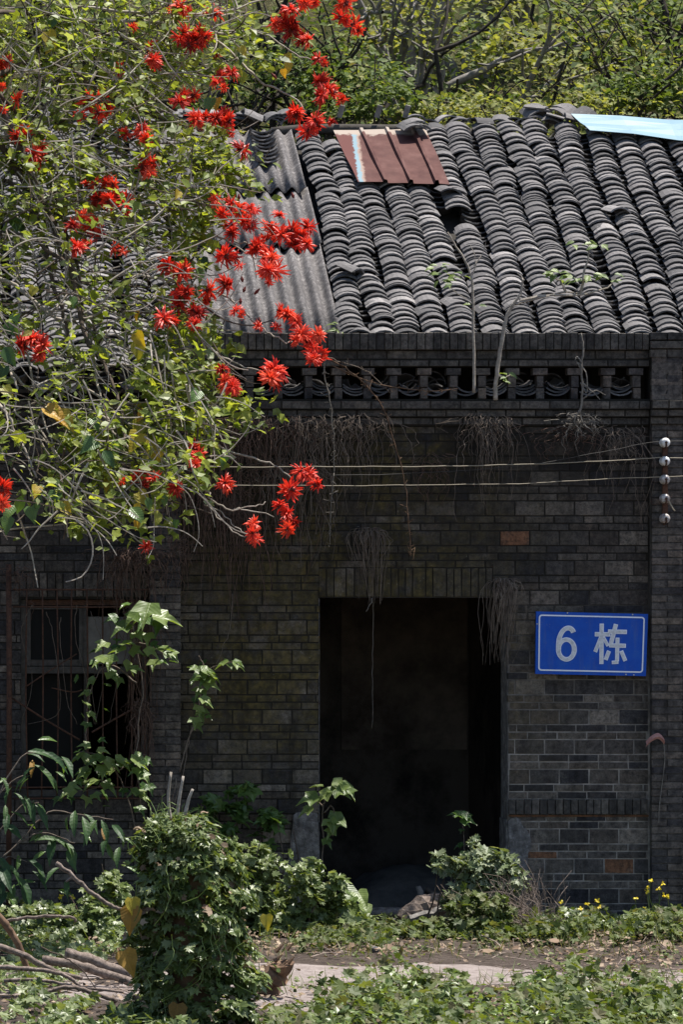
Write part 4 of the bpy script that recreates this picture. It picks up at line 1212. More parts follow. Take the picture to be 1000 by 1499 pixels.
w = w * np.where(ay < 330, 1.0, np.where(ay < 600, .85, .95)); w /= w.sum()
g = Geo()
for shape, cntl, s0, s1, tilt in ((S_dia, 3900, .05, .095, .6), (S_ov, 2300, .06, .115, .58), (S_tri, 1700, .06, .125, .58)):
    i = rng.choice(len(anchors), cntl, p=w)
    pos = anchors[i] + rng.normal(scale=.055, size=(cntl, 3))
    scatter(g, shape, pos, rng.uniform(s0, s1, cntl), tilt, (0.25, -.3, 1), -.35)
# leaf sprays near the flowering tips on the right
sprays = [(360, 600, 14), (345, 590, 12), (350, 608, 10), (300, 560, 14), (335, 500, 8), (315, 505, 10), (290, 540, 14), (280, 590, 14), (265, 560, 12), (275, 655, 8), (305, 645, 8), (330, 670, 6), (255, 760, 6), (300, 325, 14), (285, 340, 14), (310, 300, 8), (300, 480, 10), (320, 200, 12), (300, 220, 14), (340, 235, 10), (310, 255, 12), (370, 70, 10), (390, 88, 10), (385, 40, 6), (345, 105, 8), (300, 100, 10), (420, 80, 4), (295, 700, 10), (235, 650, 20), (200, 640, 20), (150, 650, 25), (120, 640, 20), (150, 690, 25), (180, 740, 20), (230, 620, 20), (250, 590, 16), (260, 610, 14), (220, 560, 20), (100, 640, 12), (140, 770, 10), (210, 790, 5), (390, 610, 4), (250, 500, 16), (265, 520, 14), (240, 560, 12), (225, 530, 14)]
for (px, py, k) in sprays:
    c = np.array(at(px, py, CYf(py) + rng.normal() * .2)); pos = c + rng.normal(scale=.065, size=(k * 2, 3))
    scatter(g, S_tri if rng.random() < .5 else S_ov, pos, rng.uniform(.055, .115, k * 2), .7, (.1, -.5, 1), -.4)
g.build('foliage', L_coral, coral, kind='stuff')
# large green and yellowing leaves told apart one by one
big = [(68, 55, 24, 'y'), (78, 65, 22, 'y'), (70, 32, 14, 'g'), (83, 34, 14, 'g'), (50, 425, 16, 'y'), (198, 495, 22, 'y'), (200, 510, 24, 'y'), (202, 460, 14, 'y'), (65, 610, 34, 'y'), (85, 615, 30, 'y'), (72, 602, 22, 'y'), (203, 625, 26, 'y'), (205, 645, 30, 'y'), (211, 607, 16, 'y'), (199, 596, 14, 'y'), (215, 655, 34, 'y'), (222, 680, 26, 'y'), (232, 668, 24, 'y'), (155, 705, 22, 'y'), (200, 730, 24, 'y'), (203, 742, 18, 'y'), (230, 756, 22, 'y'), (205, 766, 16, 'y'), (190, 755, 30, 'g'), (55, 718, 18, 'y'), (90, 745, 20, 'y'),
       (140, 655, 26, 'g'), (150, 670, 26, 'g'), (170, 655, 24, 'g'), (135, 620, 20, 'g'), (30, 735, 24, 'g'), (45, 750, 24, 'g'), (20, 750, 26, 'g'), (10, 765, 22, 'g'), (60, 735, 22, 'g'), (85, 730, 24, 'g'), (5, 520, 30, 'g'), (8, 545, 26, 'g'), (4, 575, 20, 'y'), (25, 470, 24, 'g'), (12, 480, 26, 'g'), (20, 325, 20, 'g'), (38, 330, 18, 'g'), (105, 440, 16, 'g'),
       (270, 268, 16, 'y'), (262, 285, 14, 'y'), (350, 75, 16, 'y'), (418, 85, 18, 'y'), (424, 96, 18, 'y'), (415, 105, 12, 'y'), (352, 85, 16, 'g'), (310, 152, 22, 'g'), (318, 150, 18, 'y'), (262, 180, 14, 'y'), (290, 400, 22, 'g'), (293, 385, 20, 'g'), (330, 672, 16, 'g'), (300, 600, 20, 'g'), (290, 580, 22, 'g'), (160, 95, 12, 'g'), (240, 730, 16, 'g'), (215, 735, 18, 'g'), (258, 765, 12, 'g'), (345, 105, 14, 'y'), (325, 325, 10, 'y')]
for (px, py, s, k) in big:
    Y = CYf(py) - .35 + rng.normal() * .15
    p = at(px, py - s * .4, Y)
    d = np.array((rng.normal() * .5, -.2, -1)); nn = np.array((rng.normal() * .5, -1, .55 + rng.normal() * .3))
    leaf_obj(S_heart if rng.random() < .7 else S_ov, 'large_leaf', L_yellow if k == 'y' else L_green, coral, p, d, nn, s * mpp(Y) * 1.15)
# flower heads
def petal_head(seed, n=74):
    r = np.random.default_rng(seed)
    g = Geo(); gc = Geo()
    for i in range(n):
        u = r.uniform(-.55, 1.0); a = r.uniform(0, 2 * math.pi); q = math.sqrt(max(0, 1 - u * u))
        d = np.array((q * math.cos(a), q * math.sin(a), u * .75)); d /= np.linalg.norm(d)
        L = r.uniform(.65, 1.08) * .5
        side = np.cross(d, (0, 0, 1.0)); side /= np.linalg.norm(side) + 1e-6
        nrm = np.cross(side, d)
        w_ = r.uniform(.030, .048); cv = r.uniform(-.12, .28)
        V = []
        for k, (t, ww) in enumerate(((.14, .55), (.42, 1.0), (.75, .95), (1.0, .12))):
            c = d * L * t + np.array((0, 0, -cv * L * t * t)) + nrm * .05 * math.sin(t * 3)
            V += [c - side * w_ * ww, c + nrm * w_ * ww * .9, c + side * w_ * ww]
        g.add(V, q=[(3 * j + k, 3 * j + 3 + k, 3 * j + 4 + k, 3 * j + 1 + k) for j in range(3) for k in range(2)])
    for i in range(9):
        d = r.normal(size=3); d /= np.linalg.norm(d)
        gc.tube([d * .02, d * .10, d * .17], [.035, .04, .012], 5)
    me = g.mesh('flower_head'); me.materials.append(M_petal)
    nf = len(me.polygons)
    mc = gc.mesh('calyx')
    mc.materials.append(M_calyx)
    return me, mc
HEADS = [petal_head(100 + i, n_) for i, n_ in enumerate((74, 40, 62, 84, 30, 70, 52, 78, 46, 66))]
FL = """5 98 26,12 90 20,1 127 14,26 146 20,5 160 14,181 100 24,225 88 22,228 97 16,196 40 14,222 68 16,128 150 24,145 145 26,118 170 22,142 166 24,155 160 22,150 175 16,30 193 22,22 200 18,40 198 20,55 215 24,48 226 28,62 222 24,50 240 20,
182 197 20,208 192 24,215 205 20,205 198 20,215 238 26,207 245 24,225 240 24,218 255 20,256 10 22,262 12 26,275 18 16,311 21 30,268 48 26,290 48 24,262 58 24,285 60 28,275 66 24,300 55 20,425 16 26,415 30 28,432 33 26,405 36 22,425 45 26,438 55 24,448 60 18,446 3 24,460 2 18,505 5 28,498 26 18,518 36 24,524 45 18,510 30 16,
318 84 12,325 110 18,338 108 24,318 122 20,325 130 16,272 140 24,262 148 22,283 140 22,285 175 26,300 172 20,318 175 22,330 170 26,335 178 22,320 186 20,338 195 14,352 220 24,360 224 16,468 85 20,472 92 14,472 122 26,482 132 26,468 140 24,490 135 22,498 145 18,433 168 26,462 178 26,450 190 24,465 185 24,486 179 14,
126 271 18,140 270 20,160 268 22,165 270 18,145 292 24,158 295 22,172 292 24,182 305 22,185 290 20,122 320 24,106 332 22,135 330 26,140 342 24,132 356 18,115 366 26,120 360 18,170 362 22,180 368 16,245 390 24,255 395 20,240 468 26,250 472 22,48 500 30,35 505 26,62 505 26,55 518 20,
315 294 16,335 300 28,328 312 22,350 308 22,365 308 22,375 310 16,360 325 24,368 330 20,337 332 20,338 342 22,395 328 26,408 316 18,402 340 24,412 344 26,425 338 26,430 350 24,432 360 22,448 332 26,448 357 24,440 345 20,390 350 22,370 362 26,380 358 20,385 372 24,330 375 26,340 378 22,350 388 16,395 380 26,400 370 22,392 395 26,405 395 26,395 412 16,260 400 26,270 395 22,
302 425 30,305 440 22,328 417 26,265 432 26,275 430 20,260 448 24,290 460 22,284 475 20,282 455 20,345 455 18,355 460 14,408 455 20,420 462 24,432 472 24,377 478 14,405 480 14,440 490 28,450 498 24,430 498 18,465 490 20,
2 715 26,2 735 20,200 697 20,215 692 18,225 697 20,212 710 18,180 705 14,257 715 22,212 800 20,400 545 32,408 555 26,395 552 24,455 512 24,465 520 26,458 525 20,330 560 26,340 567 24,325 542 18,283 657 22,288 668 22,285 680 18,330 708 24,337 716 20,440 690 24,452 698 24,462 710 20,427 716 28,410 742 22,418 752 22,425 765 22,420 775 20,370 768 20,370 780 24,375 790 18"""
for it in FL.replace('\n', '').split(','):
    px, py, dm = map(float, it.split())
    Y = CYf(py) - .4 + rng.normal() * .12
    p = at(px, py, Y); sz = dm * mpp(Y) * 1.48
    M = Matrix.Translation(p) @ Euler((math.radians(60) + rng.normal() * .7, rng.normal() * .7, rng.uniform(0, 6.28))).to_matrix().to_4x4() @ Matrix.Diagonal((sz * rng.uniform(.85, 1.12), sz * rng.uniform(.85, 1.12), sz * rng.uniform(.75, 1.25), 1))
    me, mc = HEADS[RD.randrange(10)]
    o = obj('flower_head', me, None, coral, M)
    if dm > 17:
        obj('calyx', mc, None, o, M)
for (px, py) in ((355, 413), (430, 290), (470, 170), (356, 428), (372, 431), (352, 445), (381, 473), (405, 115), (350, 292)):    # closed buds
    Y = CYf(py) - .35; p = at(px, py, Y); g = Geo(); d = np.array((rng.normal() * .5, 0, 1.0))
    g.tube([np.array(p), np.array(p) + d * .02, np.array(p) + d * .045], [.006, .014, .004], 6); g.build('flower_bud', M_calyx, coral)

# ------------------------------------------------------------------ hillside plants behind the house
def grow(gb, p, d, L, r, depth, out, spread=.7, kids=(2, 4), up=.1):
    k = 5; P = [np.array(p, float)]; dd = np.array(d, float)
    for i in range(k):
        dd = dd + rng.normal(scale=.16, size=3); dd[2] += up * .3; dd /= np.linalg.norm(dd)
        P.append(P[-1] + dd * L / k)
    gb.tube(P, taper(k + 1, r, r * .55), 6 if r > .03 else 4, cap=False)
    if depth == 0:
        out.extend(P[2:]); return
    for _ in range(rng.integers(kids[0], kids[1] + 1)):
        i = rng.integers(2, k + 1)
        nd = dd + rng.normal(scale=spread, size=3); nd /= np.linalg.norm(nd)
        grow(gb, P[i], nd, L * rng.uniform(.55, .8), r * .55, depth - 1, out, spread, kids, up)
    out.extend(P[-1:])
def bg_tree(px, Y, toppy, basepy, r, label, mat, bark, nleaf, size, shape=S_dia, lean=0.0, spread=.7, name='hillside_tree', tilt=.5, group=None, clump=.13, depth=3):
    p0 = at(px, basepy, Y); z = float(hill_z(np.array(p0.x), np.array(Y))); p0 = Vector((p0.x, Y, z - .1))
    top = at(px, toppy, Y).z
    t = thing(name, label, 'tree', tuple(p0), group)
    H = max(1.2, top - p0.z)
    gb = Geo(); out = []
    grow(gb, p0, (lean, 0, 1), H * .5, r, depth, out, spread, (3, 4))
    for k in range(2): grow(gb, p0 + Vector((rng.normal() * .15, 0, 0)), (lean + rng.normal() * .5, rng.normal() * .2, 1), H * .45, r * .6, depth - 1, out, spread, (3, 4))
    gb.build('trunk', bark, t, True)
    out = np.array(out)
    i = rng.integers(0, len(out), nleaf)
    pos = out[i] + rng.normal(scale=clump, size=(nleaf, 3)) * np.array((1, 1, .6))
    g = Geo(); scatter(g, shape, pos, rng.uniform(size * .45, size * .95, nleaf), tilt, (.05, -.3, 1), -.15)
    g.build('crown', mat, t, kind='stuff')
    return t
bg_tree(640, 10.5, -60, 175, .07, 'slender pale green tree behind the ridge above the brown metal sheet', L_bg, M_darkbark, 1500, .13, lean=-.2)
bg_tree(590, 13, -160, 120, .12, 'upright grey trunk tree behind the ridge with thin light foliage', L_bg, M_greywood, 1300, .14, lean=.05)
bg_tree(520, 10.5, -80, 175, .11, 'dark branched tree behind the ridge pole beside the coral flowers', L_bg2, M_darkbark, 700, .12, lean=-.25, spread=.8)
bg_tree(735, 10.2, -40, 170, .08, 'many stemmed light green tree behind the middle of the ridge', L_bg, M_stem, 1900, .13, lean=.1, spread=.8)
bg_tree(800, 11.2, -90, 160, .13, 'dark leaning tree behind the heaped ridge tiles', L_bg, M_darkbark, 1700, .13, lean=.35, spread=.75)
bg_tree(880, 14, -120, 110, .07, 'leafy tree on the hill above the blue sheet', L_bg2, M_darkbark, 1500, .15)
bg_tree(958, 11, -200, 150, .045, 'thin straight dark sapling at the top right above the blue sheet', L_bg2, M_darkbark, 700, .16, spread=.5)
bg_tree(690, 17, -220, 60, .12, 'tall pale trunk tree at the top of the hill', L_bg, M_greywood, 1700, .17)
bg_tree(1040, 12, -120, 150, .08, 'bushy tree at the right edge of the hill', L_bg2, M_darkbark, 1300, .15)
bg_tree(400, 11, -120, 190, .10, 'shaded tree behind the corrugated sheets', L_bg2, M_darkbark, 900, .13)
bg_tree(250, 12, -150, 190, .10, 'hill tree half hidden behind the coral tree flowers', L_bg2, M_darkbark, 900, .14)
bg_tree(90, 12, -150, 190, .10, 'hill tree hidden behind the coral tree at the far left', L_bg2, M_darkbark, 900, .14)
def shrub(px, py, Y, rx, rz_, n, size, mat, label, shape=S_ov):
    c = at(px, py, Y); z = float(hill_z(np.array(c.x), np.array(Y)))
    t = thing('shrub', label, 'shrub', (c.x, Y, z))
    v = rand_dirs(n) * (rng.uniform(.2, 1, (n, 1)) ** .45); v[:, 2] = np.abs(v[:, 2]) * 1.2 - .25
    lump = 1 + .3 * np.sin(v[:, :1] * 7 + px) + .2 * np.sin(v[:, 2:3] * 9)
    zc = min(c.z, z + .3 + rz_ * .3) if c.z > z + 1.0 else c.z
    pos = np.array((c.x, Y, c.z)) + v * np.array((rx, rx * .7, rz_)) * lump
    g = Geo(); scatter(g, shape, pos, rng.uniform(size * .45, size * .95, n), .55, (.05, -.35, 1), -.2); g.build('foliage', mat, t, kind='stuff')
    g = Geo()
    for k in range(7):
        e = np.array((c.x, Y, c.z)) + rng.normal(scale=.4, size=3) * np.array((rx, rx * .5, rz_))
        b0 = np.array((c.x + rng.normal() * .1, Y, z - .05)); g.tube(smooth_path([b0, (b0 + e) / 2 + rng.normal(scale=.1, size=3), e], 3), taper(7, .018, .006), 4)
    g.build('stems', M_stem, t, kind='stuff')
for (px, py, Y, rx, rz_, n, s, m, lab) in (
    (560, 160, 9.6, .75, .45, 900, .11, L_bg2, 'lush green shrub just behind the ridge pole'),
    (500, 130, 10.4, .7, .5, 600, .12, L_bg2, 'green shrub behind the upper right of the coral flowers'),
    (640, 168, 9.4, .5, .25, 350, .10, L_bg, 'low light green shrub behind the first tiles right of the metal sheet'),
    (720, 165, 9.6, .55, .25, 350, .10, L_bg, 'low shrub behind the middle of the tiled ridge'),
    (850, 160, 9.5, .6, .28, 450, .10, L_bg, 'low shrub peeping over the left end of the blue sheet'),
    (930, 150, 9.9, .65, .4, 650, .12, L_bg2, 'broad leaved shrub behind the middle of the blue sheet'),
    (1000, 140, 10.2, .7, .5, 700, .13, L_bg2, 'broad leaved shrub behind the right end of the blue sheet'),
    (880, 80, 13, .9, .5, 600, .14, L_bg, 'yellow green shrub high on the hill above the blue sheet'),
    (770, 90, 13.5, .9, .5, 500, .13, L_bg, 'light shrub on the hill above the heaped ridge tiles'),
    (600, 70, 14, 1.0, .6, 600, .14, L_bg2, 'dark shrub on the hill above the metal sheet'),
    (430, 110, 11, .9, .5, 500, .12, L_bg2, 'shrub behind the coral flowers above the corrugated roof'),
    (980, 40, 15, 1.1, .7, 700, .16, L_bg2, 'dense green shrub at the top right corner of the hill')):
    shrub(px, py, Y, rx, rz_, n, s, m, lab)
n = 9000
hxs = rng.uniform(-6, 9, n); hys = 9.2 + 22 * rng.random(n) ** 1.4
hzs = hill_z(hxs, hys) + rng.exponential(.12, n)
g = Geo(); scatter(g, S_small, np.stack([hxs, hys, hzs], 1), rng.uniform(.04, .11, n), .6, (0, -.4, 1), .1)
o = g.build('hill_undergrowth', L_bg2, kind='stuff'); tag(o, 'low green undergrowth covering the hillside behind the house', 'undergrowth')
n = 9000
hxs = rng.uniform(-6, 9, n); hys = 9.2 + 20 * rng.random(n); hzs = hill_z(hxs, hys) + rng.exponential(.08, n)
g = Geo(); scatter(g, S_slim, np.stack([hxs, hys, hzs], 1), rng.uniform(.12, .4, n), .9, (0, -1, .3), .8)
o = g.build('hill_grass', L_grass, kind='stuff'); tag(o, 'dry yellowish grass between the shrubs of the hillside', 'grass')

# ------------------------------------------------------------------ dry roots and grass tufts hanging on the facade
def tuft(px, py, Y, wpx, lpx, n, m, label, r=.0028, name='dry_tuft', **kw):
    g = Geo(); strands(g, px, py, Y, wpx, lpx, n, r, **kw); o = g.build(name, m); tag(o, label, 'dry plant'); return o
tuft(541, 772, -.06, 42, 105, 70, M_root, 'grey mop of dry grass hanging above the left part of the doorway', up=.5, flare=2.4, base=.3)
tuft(738, 845, -.06, 44, 122, 80, M_root, 'grey dry grass tuft hanging over the top right corner of the doorway', up=.35, side=-.08, flare=2.0, base=.3)
tuft(715, 604, -.12, 60, 120, 90, M_root, 'brown roots hanging under the leaning sapling at the cornice')
tuft(850, 604, -.12, 50, 40, 60, M_rootg, 'short pale root bunch below the pale dry vine on the parapet')
tuft(906, 622, -.10, 55, 130, 50, M_root, 'loose thin roots hanging near the right-hand end of the cornice', curl=.05)
tuft(830, 622, -.10, 60, 45, 60, M_rootd, 'dark roots under the right half of the cornice')
tuft(520, 604, -.12, 70, 140, 90, M_root, 'brown roots hanging from the cornice near the long dangling tendrils', curl=.04)
tuft(450, 606, -.12, 80, 170, 110, M_root, 'brown root fringe under the cornice right of the coral branches', curl=.05)
tuft(380, 608, -.12, 110, 230, 130, M_rootd, 'dense dark root curtain under the cornice above the blank wall', curl=.07)
tuft(300, 612, -.12, 90, 240, 140, M_rootd, 'dense dark root curtain partly behind the coral branches', curl=.05)
tuft(420, 670, -.10, 80, 140, 110, M_root, 'bushy brown roots hanging behind the lower coral flowers', curl=.06)
tuft(310, 690, -.10, 80, 170, 110, M_rootd, 'dark hanging roots left of the lowest coral flowers', curl=.05)
tuft(350, 740, -.10, 45, 170, 80, M_rootd, 'narrow dark root strand hanging on the blank wall', curl=.03)
tuft(265, 780, -.16, 34, 90, 45, M_rootd, 'sparse roots hanging along the left-hand pilaster', curl=.03)
tuft(190, 800, -.20, 60, 95, 240, M_rootd, 'thick brown mat of dead vine over the top right of the barred window', curl=.03)
tuft(205, 880, -.20, 30, 190, 130, M_rootd, 'dead vine stems hanging down the right side of the barred window', curl=.04)
tuft(207, 1020, -.20, 24, 140, 70, M_rootd, 'lower dead vine stems between the barred window and the pilaster', curl=.04)
tuft(30, 825, -.20, 24, 40, 40, M_rootd, 'small rusty brown dead vine bunch above the left of the window')
tuft(630, 660, -.08, 40, 70, 30, M_rootd, 'few dark rootlets on the wall above the middle of the doorway', curl=.05)
def tendril(pts, r, m, label, Y=-.3, hairs=0):
    g = Geo(); P = px_path(pts, Y, 5, .004); g.tube(P, taper(len(P), r, r * .6), 5)
    for k in range(hairs):
        p = P[rng.integers(1, len(P))]; g.tube([p, p + rng.normal(scale=.014, size=3), p + rng.normal(scale=.022, size=3)], .0022, 3, cap=False)
    o = g.build('hanging_tendril', m, None, True); tag(o, label, 'tendril'); return o
tendril([(476, 510), (475, 545), (485, 600), (490, 660), (486, 720), (483, 797)], .0065, M_rootg, 'long pale tendril dangling from the parapet left of the doorway', hairs=60)
tendril([(480, 525), (520, 548), (556, 590), (575, 640), (590, 690), (596, 740), (601, 800), (602, 815)], .0065, M_log, 'long reddish tendril dangling above the doorway', hairs=60)
tendril([(485, 535), (540, 558), (600, 570), (660, 572)], .005, M_log, 'dead reddish tendril trailing along the pierced parapet', hairs=25)
tendril([(470, 520), (500, 530), (540, 545), (570, 575)], .005, M_root, 'brown dead tendril crossing the parapet beside the coral flowers', hairs=20)
tendril([(548, 880), (546, 930), (545, 1000), (545, 1065)], .0035, M_rootg, 'thin pale string hanging inside the top of the doorway', Y=.2)
tendril([(340, 870), (336, 920), (325, 950), (316, 975)], .0035, M_root, 'thin brown runner on the wall above the leafy shoot', Y=-.1)
tendril([(545, 876), (540, 890), (536, 896)], .004, M_rootg, 'short pale root tip curling below the door lintel', Y=-.1)
tendril([(258, 1140), (250, 1190), (268, 1130), (276, 1080), (284, 1060)], .006, M_root, 'bare brown stem rising beside the left-hand pilaster', Y=-.3)
for i in range(7):
    x0 = 45 + 22 * i; tendril([(x0, 885 + 10 * (i % 3)), (x0 + rng.uniform(-15, 15), 930), (x0 + rng.uniform(-20, 20), 990 + rng.uniform(-20, 50)), (x0 + rng.uniform(-30, 30), 1060)], .003, M_root, ('thin dry runner tangled in the window bars, ' + ['first', 'second', 'third', 'fourth', 'fifth', 'sixth', 'seventh'][i] + ' from the left'), Y=-.14)['group'] = 'dry runners in the window bars'

# ------------------------------------------------------------------ saplings rooted in the parapet
def sapling(name, pts, r0, r1, m, label, leaves=(), twigs=(), mat=L_pale, Y=-.2, shape=S_ov, cat='sapling', size=(10, 18)):
    b0 = at(pts[0][0], pts[0][1], Y); t = thing(name, label, cat, tuple(b0))
    g = Geo(); P = px_path(pts, Y, 5, .003); g.tube(P, taper(len(P), r0, r1), 6); g.build('stem', m, t, True)
    for tw in twigs:
        g = Geo(); P = px_path(tw, Y, 4, .003); g.tube(P, taper(len(P), r1 * 1.1, r1 * .45), 4); g.build('twig', m, t)
    for (px, py, k) in leaves:
        for j in range(k):
            a = rng.uniform(0, 6.28); s = rng.uniform(*size)
            p = at(px + rng.normal() * 5, py + rng.normal() * 4, Y + rng.normal() * .04)
            leaf_obj(shape, 'leaf', mat, t, p, (math.cos(a), rng.normal() * .4, math.sin(a) * .5 - .25), (rng.normal() * .3, -.55 + rng.normal() * .2, 1), s * mpp(Y))
    return t
sapling('sapling', [(694, 575), (694, 520), (693, 460), (691, 410), (683, 385), (665, 355), (655, 340)], .014, .006, M_twig, 'thin upright sapling with few bright leaves growing from the parapet',
    [(640, 388, 3), (652, 392, 2), (660, 408, 5), (672, 405, 3), (650, 415, 3), (690, 447, 2), (645, 400, 2)], [[(690, 400), (670, 405), (645, 412)], [(691, 440), (670, 430), (660, 418)], [(691, 405), (697, 385), (690, 360)], [(694, 390), (705, 375), (712, 355)]])
sapling('sapling', [(726, 585), (729, 540), (735, 500), (742, 465), (752, 445), (762, 432)], .020, .011, M_twig, 'leaning bare barked sapling with a long leafy side twig on the parapet',
    [(805, 402, 4), (820, 405, 4), (835, 408, 4), (850, 410, 3), (865, 404, 4), (880, 402, 4), (898, 408, 3), (860, 355, 4), (875, 358, 4), (848, 358, 2), (740, 555, 3), (745, 550, 2)],
    [[(755, 445), (790, 436), (830, 428), (865, 430)], [(760, 440), (800, 432), (850, 432), (890, 420), (902, 408)], [(850, 430), (856, 400), (862, 375), (863, 358)], [(830, 428), (820, 410), (806, 403)], [(762, 432), (766, 410), (758, 400)], [(730, 550), (740, 552), (748, 548)]])
sapling('dry_vine', [(849, 606), (853, 580), (852, 540), (854, 510), (851, 488)], .011, .007, M_rootg, 'pale dry vine standing upright against the right part of the parapet', (), [[(852, 540), (845, 530), (858, 545), (860, 575), (850, 560)], [(852, 585), (870, 572), (888, 578)], [(853, 560), (865, 570), (880, 585)], [(852, 530), (846, 522), (842, 528)], [(849, 600), (842, 618), (852, 632)], [(849, 602), (856, 622), (868, 630)]], cat='vine')
sapling('fern_tuft', [(492, 488), (493, 482), (494, 478)], .004, .003, M_root, 'small green fern tuft at the foot of the corrugated sheets', [(488, 482, 4), (496, 478, 4), (500, 484, 3)], mat=L_pale, Y=-.05, shape=S_lance, cat='fern')

# ------------------------------------------------------------------ climbers round the window
def leafy(name, label, cat, stems, leaves, mat, shape, Y, r=.007, bark=M_root, tilt=.35, leafname='leaf', face=-.6, down=-.7, extra=0.0):
    b0 = at(stems[0][0][0], stems[0][0][1], Y); t = thing(name, label, cat, tuple(b0))
    for st in stems:
        g = Geo(); P = px_path(st, Y, 5, .004); g.tube(P, taper(len(P), r, r * .5), 5); g.build('stem', bark, t, True)
    for lf in leaves:
        px, py, s, ang = lf[:4]; mm = lf[4] if len(lf) > 4 else mat
        y = Y - .06 + rng.normal() * .06
        a = math.radians(ang)
        d = np.array((math.cos(a), rng.normal() * .25 - .15, -math.sin(a)))
        nn = np.array((rng.normal() * tilt, face + rng.normal() * tilt * .6, 1.0))
        L = s * mpp(y)
        p = at(px - s * .45 * math.cos(a), py - s * .45 * math.sin(a), y)
        leaf_obj(shape, leafname, mm, t, p, d, nn, L)
        if rng.random() < extra:
            p2 = at(px + rng.normal() * 12, py + rng.normal() * 12, y + .09); leaf_obj(shape, leafname, L_green, t, p2, d + rng.normal(scale=.6, size=3), nn + rng.normal(scale=.3, size=3), L * rng.uniform(.5, .85))
    return t
wl = [(215, 903, 46, 100), (190, 900, 34, 160), (240, 910, 44, 25), (205, 893, 30, 200), (175, 917, 34, 165), (200, 935, 24, 60), (215, 938, 26, 90), (172, 953, 28, 170), (150, 950, 26, 120), (160, 972, 30, 90), (185, 950, 26, 40), (200, 955, 24, 20), (222, 953, 26, 15), (240, 957, 28, 30), (252, 962, 22, 60), (182, 980, 26, 80), (200, 981, 20, 10), (145, 968, 26, 150), (160, 995, 26, 70), (135, 1000, 20, 120), (228, 975, 22, 80), (170, 1000, 22, 100), (125, 1015, 20, 170), (122, 1035, 18, 90), (132, 1050, 20, 60), (126, 1065, 18, 100)]
leafy('window_climber', 'broad leaved climber spilling over the right side of the barred window', 'climber', [[(205, 1180), (200, 1100), (208, 1000), (195, 930), (190, 900)], [(200, 1000), (165, 975), (140, 990), (127, 1040), (126, 1100)], [(195, 940), (220, 945), (250, 965)], [(192, 910), (215, 895), (240, 905)]], wl, L_pale, S_tri, -.50, extra=.9)
wl2 = [(112, 1104, 28, 175), (124, 1089, 20, 200), (130, 1110, 24, 20), (140, 1112, 30, 160), (163, 1117, 30, 20), (175, 1125, 26, 70), (120, 1130, 28, 165), (150, 1130, 24, 90), (180, 1110, 26, -10), (203, 1117, 32, 25), (205, 1103, 22, -10), (208, 1140, 28, 60), (200, 1135, 20, 120), (135, 1152, 30, 130), (155, 1157, 30, 60), (100, 1165, 30, 140), (108, 1155, 24, 20), (122, 1175, 22, 110), (140, 1170, 20, 60), (200, 1170, 26, 70), (195, 1160, 20, 160), (212, 1165, 22, 0), (150, 1098, 20, 0), (118, 1145, 20, 200), (165, 1135, 20, 110)]
leafy('window_creeper', 'bright leafed creeper along the bottom of the barred window', 'climber', [[(205, 1250), (190, 1180), (170, 1130), (140, 1105), (115, 1100)], [(170, 1130), (200, 1110), (212, 1105)], [(150, 1120), (145, 1150), (110, 1160)]], wl2, L_pale, S_tri, -.55, extra=1.0)
ll = [(30, 1140, 34, 160, L_lance), (12, 1165, 30, 110), (22, 1175, 34, 80), (40, 1118, 30, 200), (58, 1100, 40, 0), (70, 1120, 48, 65), (62, 1135, 46, 50), (92, 1125, 40, 80), (50, 1110, 26, 30), (8, 1205, 36, 95), (25, 1200, 34, 50), (18, 1222, 38, 60), (5, 1190, 26, 100), (50, 1190, 40, 85), (57, 1195, 40, 70), (35, 1180, 36, 85),
      (108, 1205, 42, 95), (120, 1215, 44, 90), (140, 1220, 44, 95), (130, 1205, 36, 60), (150, 1215, 34, 80), (168, 1225, 40, 75), (162, 1240, 38, 85), (178, 1255, 36, 80), (80, 1245, 46, 90), (95, 1252, 46, 85), (108, 1258, 44, 70), (70, 1232, 36, 180), (90, 1230, 38, 15), (85, 1285, 34, 100), (100, 1300, 30, 80),
      (8, 1290, 50, 70), (25, 1305, 52, 85), (40, 1310, 50, 75), (52, 1290, 36, 70), (10, 1325, 44, 95), (5, 1270, 40, 60), (20, 1275, 40, 40), (42, 1275, 38, 80), (-5, 1300, 46, 90), (46, 1125, 28, 95, L_brown), (150, 1222, 26, 90, L_brown), (2, 1150, 28, 80)]
leafy('lance_leaf_shrub', 'shrub with long drooping dark green leaves below the window at the left edge', 'shrub', [[(-30, 1360), (-10, 1290), (10, 1255), (40, 1262)], [(-30, 1340), (-20, 1200), (10, 1150), (35, 1135)], [(-25, 1250), (30, 1180), (55, 1175)], [(-20, 1200), (30, 1110), (75, 1105), (92, 1112)], [(-25, 1280), (40, 1225), (75, 1222), (110, 1235)], [(20, 1240), (70, 1190), (110, 1192), (165, 1200)]], ll, L_lance, S_lance, -1.2, r=.008, extra=.55)
sl = [(290, 985, 30, 160), (305, 978, 26, -20), (312, 990, 26, 30), (300, 1000, 26, 120), (308, 1005, 26, 40), (325, 970, 22, 170), (338, 966, 24, -20), (350, 970, 22, 10), (345, 975, 20, 60), (292, 1018, 24, 110), (298, 1030, 24, 60), (288, 1042, 22, 100), (296, 1048, 22, 80), (285, 1060, 22, 90), (290, 1066, 18, 60), (282, 975, 16, 220)]
leafy('climbing_shoot', 'thin leafy shoot climbing the dark wall between pilaster and doorway', 'climber', [[(262, 1130), (275, 1085), (288, 1050), (293, 1010), (302, 985), (325, 972), (352, 968)], [(302, 985), (296, 970), (290, 960)]], sl, L_pale, S_tri, -.40, extra=.4)
